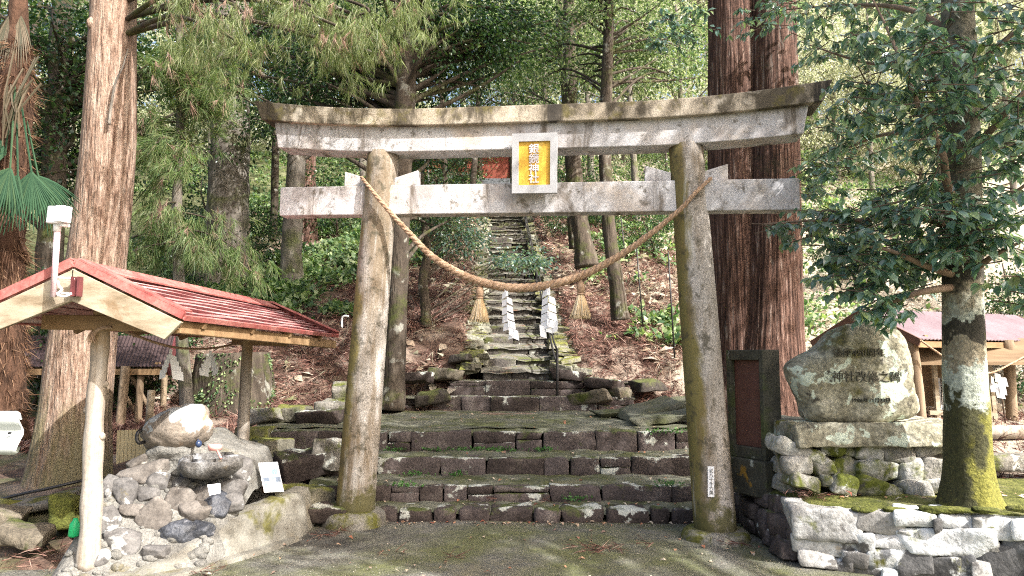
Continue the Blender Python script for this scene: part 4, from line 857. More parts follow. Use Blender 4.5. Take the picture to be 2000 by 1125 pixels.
o_ = (m_ - 1) * 2 * k; F += [[o_ + j, o_ + k + j, o_ + k + j + 1, o_ + j + 1] for j in range(k - 1)]
gr = thing("guardrail", "end of a pale weathered metal guardrail at the left picture edge", "guardrail", (gc[0] - 1.0, gc[1], 0))
rail = MB().add(np.array(V), F).build("rail", m_galv, gr, True)
for px, py in ((27, 822), (18, 846), (20, 870)):
    p = at(px, py, 4.485); MB().tube([p + (0, .012, 0), p + (0, -.004, 0)], .007, 10).build("bolt_hole", m_black, rail)
MB().tube([(gc[0] - 1.0, gc[1] + .09, -.1), (gc[0] - 1.0, gc[1] + .09, 1.2)], .06, 16).build("post", m_galv, gr, True)

# ------------------------------------------------------------------ brown roofed shed behind the tan cedar
def shed(name, label, rid0, rid1, dl, dr, over, mroof, mfascia, fas, corr, posts, mpost, gable=True, loc=None, beams=True):
    """rid0/rid1: ridge ends; dl/dr: eave offset vectors each side"""
    rid0, rid1, dl, dr = [np.array(q, float) for q in (rid0, rid1, dl, dr)]
    root = thing(name, label, "shed", tuple(loc))
    for d in (dl, dr):
        nn = norm(np.cross(rid1 - rid0, d)); nn *= np.sign(nn[2]); L = np.linalg.norm(rid1 - rid0); k = int(L / corr) * 2; V = []
        for i in range(k + 1):
            p = rid0 + (rid1 - rid0) * i / k; b = nn * (.012 if i % 2 else -.004)
            V += [p + b, p + d + b, p + d + b - nn * .012, p + b - nn * .012]
        F = [[4 * i + s_, 4 * i + (s_ + 1) % 4, 4 * i + 4 + (s_ + 1) % 4, 4 * i + 4 + s_] for i in range(k) for s_ in range(4)]
        F += [[0, 3, 2, 1], [4 * k, 4 * k + 1, 4 * k + 2, 4 * k + 3]]
        MB().add(np.array(V), F).build("roof_sheet", mroof, root)
        ax = norm(rid1 - rid0)
        for p, sg_ in ((rid0, -1), (rid1, 1)):
            MB().bar(p + ax * sg_ * .015 + np.array([0, 0, -fas * .45]), p + d * 1.01 + ax * sg_ * .015 + np.array([0, 0, -fas * .45]), .025, fas, up=nn).build("fascia", mfascia, root)
        if beams: MB().bar(rid0 + d * .93 - (0, 0, .1), rid1 + d * .93 - (0, 0, .1), .07, .08).build("eave_beam", m_woodB, root)
    if beams:
        MB().bar(rid0 - (0, 0, .07), rid1 - (0, 0, .07), .07, .08).build("ridge_beam", m_woodB, root)
        for p in (rid0 + (rid1 - rid0) * .06, rid0 + (rid1 - rid0) * .94): MB().bar(p + dl * .93 - (0, 0, .02), p + dr * .93 - (0, 0, .02), .07, .09).build("tie_beam", m_woodB, root)
    for a, b, rr_ in posts: MB().tube([np.array(a) + (np.array(b) - np.array(a)) * t for t in np.linspace(0, 1, 12)], rr_, 12, wob=.1, seed=a[0]).build("post", mpost, root, True)
    return root
ra, rb = at(20, 656, 10.6), at(343, 656, 10.6)
posts = [(at(232, 850, 9.9), at(246, 715, 9.9), .06), (at(268, 842, 10.0), at(276, 718, 10.0), .045), (at(316, 835, 10.8), at(323, 705, 10.8), .045), (at(90, 850, 9.9), at(92, 715, 9.9), .05), (at(250, 722, 10), at(312, 836, 10.2), .028), (at(243, 770, 10), at(282, 830, 10.1), .026)]
shed("brown_shed", "low open shed with dark brown sheet roof behind the tan cedar", ra, rb, at(-20, 716, 9.9) - at(20, 656, 10.6), (-.25, .75, -.42), 0, m_brownroof, m_maroon, .13, .05, posts, m_logB, loc=(-5.6, 10, .4))
tag(MB().tube([at(290, 835, 9.6), at(296, 762, 9.6)], .045, 14, wob=.08).build("timber_stub", m_wood, smooth=True), "short pale cut timber post standing before the brown shed", "post")

# ------------------------------------------------------------------ stone wall, moss ledge, monument and plaque on the right
def wy(px): return (5.58 + .39 * 2.15) / (1 + .39 * (px - 1000) / FPX)
wall = thing("stone_wall", "low dry stone wall of big pale stones in the lower right corner", "wall", (2.2, 5.6, 0))
stones = [(1538, 1679, 992, 1063), (1557, 1674, 1052, 1090), (1561, 1625, 1080, 1108), (1684, 1756, 1000, 1043), (1752, 1822, 1000, 1031), (1834, 1902, 1003, 1040), (1914, 1993, 1012, 1058), (1772, 1926, 1030, 1089), (1700, 1778, 1044, 1075), (1669, 1702, 1038, 1078), (1640, 1692, 1077, 1110), (1694, 1753, 1073, 1115), (1748, 1812, 1075, 1122), (1803, 1866, 1092, 1150), (1850, 1910, 1087, 1150), (1898, 1934, 1094, 1140), (1920, 2012, 1074, 1145), (1958, 2030, 1046, 1086), (1922, 1955, 1056, 1078), (1752, 1778, 1036, 1050), (1820, 1836, 1012, 1042), (1900, 1918, 1010, 1050), (1990, 2070, 1010, 1055), (2030, 2130, 1050, 1110), (2010, 2110, 1105, 1170), (2065, 2170, 1008, 1060), (2125, 2260, 1055, 1120), (2165, 2300, 1000, 1062), (2105, 2250, 1115, 1185), (1625, 1668, 1098, 1125), (1668, 1720, 1106, 1135), (1718, 1805, 1116, 1150)]
mb = MB(); tr = math.atan(-.39)
for k, (x0, x1, y0, y1) in enumerate(stones):
    pc = (x0 + x1) / 2; Y = wy(pc); c = at(pc, (y0 + y1) / 2, Y)
    mb.block(c + np.array([.08, .19 + rnd.uniform(-.025, .03), 0]), ((x1 - x0) / FPX * Y / math.cos(tr) * .985, .4, 1.0 * (y1 - y0) / FPX * Y), 200 + k, .03, .009, .24, .045, m=0 if k not in (11, 12, 13, 14, 16, 17, 20, 31) else 1, rot=rotm(0, rnd.uniform(-.1, .1), tr), freq=6)
mb.build("facing_stones", [m_white, m_spot], wall, True)
mb = MB(); r = random.Random(8)
for k in range(30):
    y = 5.75 + (k % 10) * .14; z = .06 + (k // 10) * .13
    mb.block((2.2 + r.uniform(-.03, .03) + (.06 if z > .3 else 0), y + r.uniform(-.04, .04), z), (.26, r.uniform(.16, .3), r.uniform(.12, .16)), k, .03, .012, .3, .06)
mb.build("return_stones", m_step, wall, True)
mb = MB(); P = [(2.27, 5.68), (6.5, 4.03), (6.5, 5.0), (2.27, 7.1)]
mb.add(np.array([(x, y, z) for z in (-.1, .36) for x, y in P]), [[0, 1, 2, 3], [7, 6, 5, 4], [0, 4, 5, 1], [1, 5, 6, 2], [2, 6, 7, 3], [3, 7, 4, 0]]); mb.build("core", m_gap, wall)
def ledge(U, Vv):
    return U, Vv
us = np.linspace(2.14, 6.6, 90); ts = np.linspace(0, 1, 26); V = []
for x in us:
    f = 5.58 - .39 * (x - 2.15) + .02 + .03 * math.sin(9 * x) + .02 * math.sin(23 * x)
    for t in ts:
        y = f + t * (6.75 - f); z = .425 + .018 * fbm(x * 2, y * 2) + .012 * noise.noise(Vector((x * 7, y * 7, 3))) - .07 * max(0, 1 - t * 14) ** 2 + .02 * t
        if x < 2.3: z -= .06 * (2.3 - x) / .16
        V.append((x, y, z))
nT = len(ts); F = [[i * nT + j, (i + 1) * nT + j, (i + 1) * nT + j + 1, i * nT + j + 1] for i in range(len(us) - 1) for j in range(nT - 1)]
tag(MB().add(np.array(V), F).build("ground_moss", m_mossg, smooth=True), kind="structure")
mb = MB(); r = random.Random(4)
for k in range(7):
    px = 1700 + k * 60 + r.uniform(-20, 20); mb.rock(at(px, 985 + (8 if px > 1700 else (px - 1540) * .05), wy(px) + .06) + np.array([0, 0, -.01]), (r.uniform(.15, .3), .12, r.uniform(.03, .06)), k, 2.6, .35, sub=3, rot=rotm(0, 0, tr))
mb.build("moss_edge", m_mossg, wall, True)
mon = thing("stone_monument", "lichen covered boulder monument with carved writing on a slab and cobbled base", "monument", (2.85, 6.3, .4))
top = [(1520, 1605, 868, 895), (1607, 1650, 868, 895), (1645, 1680, 866, 892), (1672, 1722, 868, 900), (1720, 1796, 868, 902), (1795, 1850, 868, 892)]
mid = [(1530, 1590, 893, 930), (1585, 1632, 892, 930), (1628, 1676, 896, 935), (1674, 1720, 896, 940), (1717, 1760, 902, 938), (1758, 1802, 896, 940), (1800, 1852, 890, 940)]
bot = [(1545, 1602, 930, 958), (1608, 1632, 930, 956), (1630, 1672, 932, 970), (1668, 1725, 936, 968), (1724, 1768, 950, 974), (1768, 1820, 942, 975), (1812, 1855, 938, 966)]
mb = MB()
for k, (x0, x1, y0, y1) in enumerate(top + mid + bot):
    row = 0 if k < 6 else 1 if k < 13 else 2
    Y = 5.98 - .03 * row - (.05 if row == 2 else 0); c = at((x0 + x1) / 2, (y0 + y1) / 2, Y)
    mb.block(c + np.array([0, .13 + .02 * (k % 3), 0]), ((x1 - x0) / FPX * Y * 1.02, .34, (y1 - y0) / FPX * Y * 1.02), 400 + k, .045, .012, .32, .04, rot=rotm(0, rnd.uniform(-.3, .3), 0))
for k in range(18): mb.rock((2.32 + .02 * (k % 3), 6.2 + .13 * (k // 3), .47 + .14 * (k % 3)), (.3, .18, .17), 500 + k, 3, .22, sub=2)
for k in range(12): mb.rock((3.55, 6.2 + .16 * (k // 3), .47 + .14 * (k % 3)), (.3, .2, .17), 540 + k, 3, .22, sub=2)
mb.box((2.93, 6.5, .58), (1.2, .85, .42), m=1); mb.build("cobble_base", [m_base, m_gap], mon, True)
c = at(1680, 847, 6.3); MB().block((c[0] + .04, 6.36, .893), (1.40, .92, .175), 77, .022, .010, .06, .035, freq=5).build("slab", m_monu, mon, True)
PO = [(1535, 718), (1541, 706), (1560, 694), (1580, 683), (1600, 668), (1614, 652), (1630, 641), (1655, 634), (1700, 628), (1728, 631), (1746, 640), (1758, 656), (1764, 672), (1768, 690), (1775, 712), (1779, 740), (1781, 762), (1788, 778), (1788, 797), (1776, 812), (1745, 822), (1700, 826), (1640, 828), (1590, 825), (1568, 815), (1562, 795), (1552, 768), (1540, 740)]
Pc = cat([at(x, y, 6.2)[[0, 2]] for x, y in PO + [PO[0]]], 121)[:-1]; cc = np.array(at(1668, 745, 6.2)[[0, 2]])
prof = [(0, -.19), (.12, -.19), (.24, -.19), (.36, -.19), (.48, -.188), (.6, -.185), (.7, -.18), (.79, -.17), (.86, -.155), (.92, -.13), (.965, -.09), (.99, -.04), (1, .02), (.985, .08), (.95, .14), (.88, .19), (.75, .22), (.4, .24), (0, .245)]
V = []; n = len(Pc)
for rr_, yy in prof:
    for j in range(n):
        q = cc + (Pc[j] - cc) * max(rr_, .001); p = np.array([q[0], 6.2 + yy, q[1]])
        nz = noise.noise(Vector(p) * 4) * .022 + noise.noise(Vector(p) * 11) * .012 + noise.noise(Vector(p) * 25) * .006
        dr = np.array([(q - cc)[0], 0, (q - cc)[1]]) * (1 if rr_ > .8 else 0); dr = dr / (np.linalg.norm(dr) + 1e-6)
        V.append(p + np.array([0, -nz, 0]) + dr * nz * .8)
F = [[i * n + j, i * n + (j + 1) % n, (i + 1) * n + (j + 1) % n, (i + 1) * n + j] for i in range(len(prof) - 1) for j in range(n)]
bo = MB().add(np.array(V), F).build("boulder", m_monu, mon, True)
for txt, px, py, size in (("鎮座490周年", 1676, 690, .078), ("神社改修之碑", 1692, 737, .095), ("1986年11月23日", 1700, 782, .044)):
    V, F = text_mb(txt, size, .012, False, -.0011); c = at(px, py, 6.02); Q = np.c_[V[:, 0] + c[0], np.full(len(V), 6.01), V[:, 1] + c[2]]; nz = np.array([noise.noise(Vector(p) * 4) * .022 + noise.noise(Vector(p) * 11) * .012 + noise.noise(Vector(p) * 25) * .006 for p in Q]); Q[:, 1] += -nz - .005 - V[:, 2] * .5; MB().add(Q, F).build("lettering", m_ink, bo)
# plaque of maroon tiles in a stone frame, turned towards the steps
pa, pb = np.array([1.95, 6.80]), np.array([2.15, 6.40]); du = (pb - pa) / np.linalg.norm(pb - pa); dn = np.array([du[1], -du[0]]) 
dn = dn if dn[0] < 0 else -dn
wl2 = np.linalg.norm(pb - pa)
pl = thing("plaque", "plaque of maroon tiles in a dark mossy stone frame facing the steps", "plaque", (2.15, 6.6, .35))
def pbox(mb, u0, u1, d0, d1, z0, z1, m=0):
    V = []
    for z in (z0, z1):
        for u, d in ((u0, d0), (u1, d0), (u1, d1), (u0, d1)):
            p = pa + du * u - dn * d; V.append((p[0], p[1], z))
    return mb.add(np.array(V), [[0, 3, 2, 1], [4, 5, 6, 7], [0, 1, 5, 4], [1, 2, 6, 5], [2, 3, 7, 6], [3, 0, 4, 7]], m)
mb = MB(); z0, z1 = .63, 1.575
pbox(mb, 0, .05, 0, .2, z0, z1); pbox(mb, wl2 - .05, wl2, 0, .2, z0, z1); pbox(mb, .05, wl2 - .05, 0, .2, z1 - .09, z1); pbox(mb, .05, wl2 - .05, 0, .2, z0, z0 + .1); pbox(mb, .05, wl2 - .05, .08, .2, z0 + .1, z1 - .09)
bevel(mb.build("frame", m_dkstone, pl), .008)
zz = [z0 + .1, .86, 1.14, 1.37, z1 - .09]
mb = MB()
for a, b in zip(zz[:-1], zz[1:]): pbox(mb, .053, wl2 - .053, .05, .08, a + .0025, b - .0025, 0)
pbox(mb, .052, wl2 - .052, .056, .079, zz[0] + .001, zz[-1] - .001, 1)
mb.build("tile_panel", [m_plaque, m_grout], pl)
mb = MB(); pbox(mb, -.06, wl2 + .06, -.07, .30, .33, .63); bevel(mb.build("plinth", m_dkstone, pl), .012)
# grey log and kerb stone on the right
tag(MB().tube([at(1900, 846, 8.6), at(1960, 843, 8.65), at(2080, 846, 8.8)], [.075, .08, .075], 16, wob=.12).build("log", m_log, smooth=True), "grey log lying on the ground before the mauve roofed shed", "log")
tag(MB().rock(at(1985, 903, 7.1), (.75, .3, .16), 9, 6, .08).build("kerb_stone", m_base, smooth=True), "pale flat kerb stone right of the blotched tree", "kerb")

# ------------------------------------------------------------------ mauve roofed shed on the right, with altar house, rope and paper wand
r0 = at(1682, 604, 10.5); r1 = r0 + np.array([3.2, 1.5, 0]); dl = at(1797, 662, 9.8) - r0
ev = lambda t: r0 + dl + (r1 - r0) * t
posts = [(at(1800, 826, 9.95), at(1781, 664, 9.95), .07), (at(1978, 832, 10.6), at(1968, 664, 10.6), .075), (at(1735, 815, 11.2), at(1732, 660, 11.2), .06)]
shed("mauve_shed", "small open shed with faded mauve corrugated roof behind the blotched tree", r0, r1, dl, (-.4, .75, -.43), 0, m_pinkroof, m_dkwood, .1, .075, posts, m_logB, loc=(5.4, 10, .6))
al = thing("altar_house", "small tan timber altar house standing under the mauve roofed shed", "altar", tuple(at(1870, 822, 10.9)))
c = at(1880, 700, 10.7); V = []
mb = MB(); n = 12
for i in range(n + 1):
    t = i / n; q = -.42 + .62 * t; V += [(c[0] - .95, 10.55 + q, c[2] - .05 + .34 * t ** 1.6), (c[0] + 1.0, 10.55 + q, c[2] - .05 + .34 * t ** 1.6), (c[0] + 1.0, 10.55 + q, c[2] - .09 + .34 * t ** 1.6), (c[0] - .95, 10.55 + q, c[2] - .09 + .34 * t ** 1.6)]
mb.add(np.array(V), [[4 * i + s_, 4 * i + (s_ + 1) % 4, 4 * i + 4 + (s_ + 1) % 4, 4 * i + 4 + s_] for i in range(n) for s_ in range(4)] + [[0, 3, 2, 1], [4 * n + q for q in range(4)]]); mb.build("roof", m_altar, al)
bx0 = at(1798, 800, 10.75); bx1 = at(1930, 700, 10.75)
MB().box(((bx0[0] + bx1[0]) / 2, 10.95, (bx0[2] + bx1[2]) / 2 + .05), (bx1[0] - bx0[0], .5, bx1[2] - bx0[2])).build("body", m_altar, al)
for px in (1828, 1846, 1925, 1935):
    MB().bar(at(px + (6 if px < 1900 else 10), 836, 10.45), at(px - 4, 708, 10.5), .055, .05, up=(0, 1, 0)).build("leg", m_wood, al)
MB().bar(at(1815, 806, 10.45), at(1945, 808, 10.45), .04, .06).build("rail", m_wood, al)
for px in (1831, 1843): MB().bar(at(px + 3, 800, 10.55), at(px, 738, 10.55), .1, .012, up=(0, 1, 0)).build("paper_strip", m_white2, al)
rp = cat([at(1797, 664, 9.75), at(1825, 684, 9.75), at(1855, 704, 9.75), at(1895, 724, 9.8), at(1935, 728, 9.9), (at(1975, 710, 10.1)), at(2010, 692, 10.3), at(2060, 670, 10.5)], 70)
ll = np.concatenate([[0], np.cumsum(np.linalg.norm(np.diff(rp, axis=0), axis=1))]); mb = MB()
for q in twist(rp, ll, np.full(70, .013), .08): mb.tube(q, .009, 6)
tag(mb.build("straw_rope", m_rope, smooth=True), "thin straw rope strung along the front of the mauve roofed shed", "rope")
wd_ = thing("paper_wand", "white folded paper streamers on a thin stick before the mauve roofed shed", "paper wand", tuple(at(1963, 830, 10.3)))
MB().tube([at(1964, 830, 10.3), at(1951, 728, 10.3)], .012, 6).build("stick", m_twig, wd_, True)
mb = MB()
for k, (px, py, wd, hg, tw) in enumerate([(1948, 728, .1, .14, .3), (1956, 735, .1, .14, -.4), (1944, 748, .13, .14, -.3), (1958, 752, .12, .14, .5), (1953, 762, .12, .12, .2), (1938, 735, .06, .12, .8)]):
    c = at(px, py, 10.27 - .005 * k); V = np.array([(-wd / 2, 0, 0), (wd / 2, 0, -.02), (wd / 2 + .02, 0, -hg), (-wd / 2 + .01, 0, -hg + .02)]); V[:, 1] = V[:, 0] * math.sin(tw); mb.add(np.concatenate([V, V + (0, .003, 0)]) + c, [[0, 3, 2, 1], [4, 5, 6, 7], [0, 1, 5, 4], [1, 2, 6, 5], [2, 3, 7, 6], [3, 0, 4, 7]])
mb.build("paper", m_paper, wd_)

# ------------------------------------------------------------------ shrine building at the top of the hill
shn = thing("shrine_hall", "red brown timber shrine hall with grey roof half hidden at the hilltop", "shrine", (-2.0, 28, 8))
zb = 1.5 + 345 / FPX * 28
MB().box((-1.3, 29, 9.25), (5.0, 2.2, 2.2)).build("wall", m_shrine, shn)
mb = MB().prism([(-1.9, 10.1), (0, 11.0), (1.9, 10.1), (1.9, 10.0), (0, 10.85), (-1.9, 10.0)], -1.6, 4.2, Matrix.Rotation(R(90), 4, 'Z')); 
for v in mb.v: v[:, 1] += 29; 
mb.build("roof", m_slate, shn)
for i in range(5): MB().box((-1.0, 27.55 - .3 * i, 8.15 - .17 * i), (2.6, .32, .17)).build("stair", m_slate, shn)
for x in (-3.6, -2.4, -1.2, 0, 1.0): MB().box((x, 27.86, 9.2), (.14, .1, 2.0)).build("column", m_dkwood, shn)

wp = thing("white_banner", "white banner strip hanging on a thin pole below the hilltop shrine", "banner", tuple(at(840, 372, 24.5)))
MB().tube([at(838, 385, 24.5), at(836, 290, 24.5)], .03, 8).build("pole", m_white2, wp, True)
a, b, c, d = at(826, 300, 24.45), at(837, 300, 24.45), at(836, 325, 24.45), at(831, 330, 24.45); q = np.array([0, .02, 0])
MB().add(np.array([a, b, c, d, a + q, b + q, c + q, d + q]), [[0, 1, 2, 3], [7, 6, 5, 4], [0, 4, 5, 1], [1, 5, 6, 2], [2, 6, 7, 3], [3, 7, 4, 0]]).build("cloth", m_white2, wp)
# ------------------------------------------------------------------ trees
def ridged(k, amp, seed, zf=.3):
    def f(q, z):
        p = Vector((math.cos(q) * k + seed, math.sin(q) * k, z * zf))
        a = 1 - 2 * abs(noise.noise(p)); b = 1 - 2 * abs(noise.noise(p * 2.3))
        return amp * (a + .5 * b) + amp * 1.2 * noise.noise(Vector((math.cos(q) * 1.2 + seed, math.sin(q) * 1.2, z * .2)))
    return f
def broad(mb, c, rad, nc, nl, ls, tmpl, cr=.4, flat=.55, shell=2.4, down=.35, m=0, zmin=None):
    """leaf clumps filling an uneven crown; returns clump centres"""
    d = unit(nc); rr = rng.random(nc) ** (1 / shell); C = np.asarray(c) + d * rr[:, None] * np.asarray(rad) * (1 + .25 * rng.normal(size=(nc, 1)))
    if zmin is not None: C = C[C[:, 2] > zmin]
    nc = len(C); k = np.repeat(np.arange(nc), nl); n = len(k)
    sz = rng.uniform(.6, 1.3, nc)[k] * cr
    off = rng.normal(size=(n, 3)) * np.array([1, 1, flat]) * sz[:, None] * .6
    P = C[k] + off
    A = norm(norm(off) * .7 + norm(P - np.asarray(c)) * .5 + unit(n) * .8 + np.array([0, 0, -down]))
    N = norm(np.array([0, 0, 1.0]) + unit(n) * .75)
    inst(mb, tmpl[0], tmpl[1], P, A, N, ls * rng.uniform(.65, 1.3, n), m)
    return C
def limbs(mb, trunk, C, r0, every=3, n=6, m=0, seed=0):
    r = random.Random(seed); tr = np.array(trunk)
    for q in C[::every]:
        zt = q[2] - r.uniform(.3, .9) * (abs(np.linalg.norm(q[:2] - tr[-1][:2])) * .6 + .3)
        i = int(np.argmin(np.abs(tr[:, 2] - zt))); a = tr[i]; mid = (a + q) / 2 + np.array([r.uniform(-.15, .15), r.uniform(-.15, .15), r.uniform(-.05, .25)])
        mb.tube(cat([a, mid, q], 8), np.linspace(r0, r0 * .25, 8), n, m=m, caps=False)
def sprays(mb, C, cr, ns, size, m=0, outc=None, down=.6, thin=.9):
    nc = len(C); k = np.repeat(np.arange(nc), ns); n = len(k); off = rng.normal(size=(n, 3)) * cr * np.array([1, 1, .7]); P = np.asarray(C)[k] + off
    out = norm(P - np.asarray(outc)) if outc is not None else unit(n)
    A = norm(out * .6 + unit(n) * .6 + np.array([0, 0, -down])); N = norm(np.array([0, 0, 1.]) + unit(n) * .7)
    for s_ in range(3):
        q = slice(s_, None, 3); inst(mb, SPR[s_][0] * thin ** 0, SPR[s_][1], P[q], A[q], N[q], size * rng.uniform(.6, 1.3, len(P[q])), m)

# big tan cedar behind the shelter
t1 = thing("cedar_tree", "big straight tan barked cedar rising behind the red roofed shelter", "tree", tuple(at(135, 935, 7.4)))
tp_ = [(130, 960, .42), (136, 925, .375), (148, 800, .315), (165, 640, .295), (180, 560, .285), (190, 500, .265), (206, 360, .255), (214, 250, .245), (219, 100, .222), (222, 0, .212), (226, -250, .2), (230, -700, .17), (236, -1300, .12)]
cx = cat([at(a, b, 7.4) for a, b, _ in tp_], 150); rx = np.interp(np.linspace(0, 1, 150), np.linspace(0, 1, len(tp_)), [q[2] for q in tp_])
mb = MB().tube(cx, rx, 110, ridge=ridged(13, .022, 3, .5)); mb.rock(at(178, 45, 7.22), (.09, .09, .12), 3, 2, .2)
mb.build("trunk", m_barkL, t1, True)
vine = cat([at(250, 95, 7.16), at(240, 130, 7.15), at(226, 160, 7.14), at(218, 200, 7.13), at(213, 243, 7.12)], 30)
MB().tube(vine, np.linspace(.006, .016, 30), 6).build("climbing_stem", m_barkG, t1, True)
# hanging sunlit sprays in front (upper left) belong to this tree's low boughs
mb = MB(); tw = MB(); C = []
boughs = [((400, 50), 6.3), ((450, 95), 6.0), ((450, 30), 5.7), ((380, -10), 6.5), ((420, 80), 6.8), ((480, 50), 6.5), ((500, -30), 6.2), ((600, 30), 6.0), ((650, 70), 5.8), ((615, 95), 6.2), ((700, 30), 6.1), ((760, 20), 6.0), ((820, -15), 6.0), ((740, 70), 6.4), ((660, -10), 6.4), ((690, 60), 6.1), ((790, -20), 6.3), ((640, 25), 6.3), ((360, 25), 7)]
for k, ((px, py), Y) in enumerate(boughs):
    e = at(px, py, Y); a = np.array([-4.03, 7.4, e[2] + rnd.uniform(.6, 1.3)]); mid = (a + e) / 2 + np.array([0, 0, .25])
    ln_ = cat([a, mid, e + (0, 0, .1), e], 24); tw.tube(ln_, np.linspace(.03, .006, 24), 6, caps=False)
    for q in ln_[20::2]: C.append(q + rng.normal(size=3) * .08)
    for j in range(7): C.append(e + np.array([rng.normal() * .17, rng.normal() * .25, -abs(rng.normal()) * .15]))
C = np.array(C)
sprays(mb, C, .06, 7, .13, down=1.6)
dn_ = C[rng.random(len(C)) < .2]; sprays(mb, dn_ + (0, 0, -.05), .08, 3, .13, m=1, down=1.4)
hi = np.array([[-4 + math.cos(a) * r_ * 2.6, 7.4 + math.sin(a) * r_ * 2.6, z] for a, r_, z in zip(rng.uniform(0, 6.28, 170), rng.uniform(.3, 1, 170), rng.uniform(7, 14, 170))])
sprays(mb, hi, .3, 16, .42, down=.7)
mb.build("crown", [m_needle, m_deadneedle], t1); tw.build("boughs", m_barkD, t1, True)

# young cedar with soft green sprays right of it
t2 = thing("cedar_tree", "young slim cedar with soft drooping green sprays beside the big tan cedar", "tree", tuple(at(362, 800, 9.1)))
tr2 = cat([at(368, 815, 9.1), at(358, 700, 9.1), at(350, 560, 9.1), at(345, 420, 9.1), at(352, 250, 9.1), at(350, 100, 9.1), at(352, -150, 9.1)], 60)
MB().tube(tr2, np.linspace(.085, .035, 60), 16, wob=.12).build("trunk", m_barkG, t2, True)
C = []; tw = MB()
for k in range(32):
    a = rng.uniform(0, 6.28); z = rng.uniform(2.45, 5.2); L = rng.uniform(.4, 1.15) * (1.0 if z < 4 else .7)
    i = int(np.argmin(np.abs(tr2[:, 2] - z - .25))); s0 = tr2[i]; e = s0 + np.array([math.cos(a) * L, -abs(math.sin(a)) * L * .9 if k % 3 else math.sin(a) * L * .6, -.35 * L - .1]); ln_ = cat([s0, (s0 + e) / 2 + (0, 0, .1), e], 12)
    tw.tube(ln_, np.linspace(.014, .004, 12), 5, caps=False); C += list(ln_[3:] + rng.normal(size=(9, 3)) * .06)
mb = MB(); sprays(mb, np.array(C), .07, 6, .2, down=.55, outc=(-4.1, 9.4, 4)); sprays(mb, np.array(C)[::5], .1, 2, .18, m=1, down=1)
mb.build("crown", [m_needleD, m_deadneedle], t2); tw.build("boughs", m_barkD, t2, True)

# twin red cedar behind the gate
t3 = thing("cedar_tree", "huge twin trunked red barked cedar standing behind the right gate pillar", "tree", tuple(at(1490, 835, 8.8)))
def trunk_from(px_list, Y, n, nseg, k, amp, seed, zf=.25):
    c_ = cat([at(a, b, Y) for a, b, _ in px_list], n); r_ = np.interp(np.linspace(0, 1, n), np.linspace(0, 1, len(px_list)), [q[2] for q in px_list]); return MB().tube(c_, r_, nseg, ridge=ridged(k, amp, seed, zf))
trunk_from([(1440, 850, .40), (1442, 760, .345), (1444, 650, .33), (1440, 520, .31), (1434, 400, .295), (1431, 250, .285), (1430, 100, .275), (1428, 0, .27), (1426, -300, .25), (1424, -800, .2)], 8.85, 120, 170, 13, .034, 1).build("trunk", m_barkR, t3, True)
trunk_from([(1500, 860, .56), (1500, 800, .47), (1501, 720, .40), (1504, 650, .36), (1506, 520, .33), (1510, 400, .30), (1512, 250, .275), (1511, 100, .262), (1510, 0, .255), (1512, -300, .24), (1515, -800, .2)], 8.7, 120, 170, 12, .038, 9).build("trunk", m_barkR, t3, True)
hi = np.array([[2.9 + math.cos(a) * r_ * 2.5, 8.8 + math.sin(a) * r_ * 2.5, z] for a, r_, z in zip(rng.uniform(0, 6.28, 120), rng.uniform(.3, 1, 120), rng.uniform(8.5, 14, 120))])
mb = MB(); sprays(mb, hi, .3, 16, .42, down=.7); mb.build("crown", [m_needle], t3)

def twig_faces(t):
    out = []; o = 0
    for v, (f, _) in zip(t.v, t.f): out.append((f, o)); o += len(v)
    return out
# glossy leaved oak on the moss ledge, boughs reaching left
t4 = thing("oak_tree", "evergreen oak with blotched mossy trunk and glossy blue green leaves on the moss ledge", "tree", tuple(at(1893, 985, 5.5)))
tl4 = [(1900, 1000, .25), (1897, 975, .205), (1894, 940, .178), (1891, 900, .162), (1889, 830, .153), (1885, 740, .148), (1882, 640, .14), (1880, 520, .135), (1880, 400, .13), (1878, 250, .122), (1874, 100, .115), (1870, 0, .11), (1868, -200, .1), (1880, -500, .07)]
c4 = cat([at(a, b, 5.5) for a, b, _ in tl4], 90); r4 = np.interp(np.linspace(0, 1, 90), np.linspace(0, 1, len(tl4)), [q[2] for q in tl4])
def flare4(q, z): return max(0, .75 - z) * .3 * math.sin(3 * q + 1) + .05 * noise.noise(Vector((math.cos(q) * 2, math.sin(q) * 2, z * 3)))
MB().tube(c4, r4, 64, ridge=flare4).build("trunk", m_barkC, t4, True)
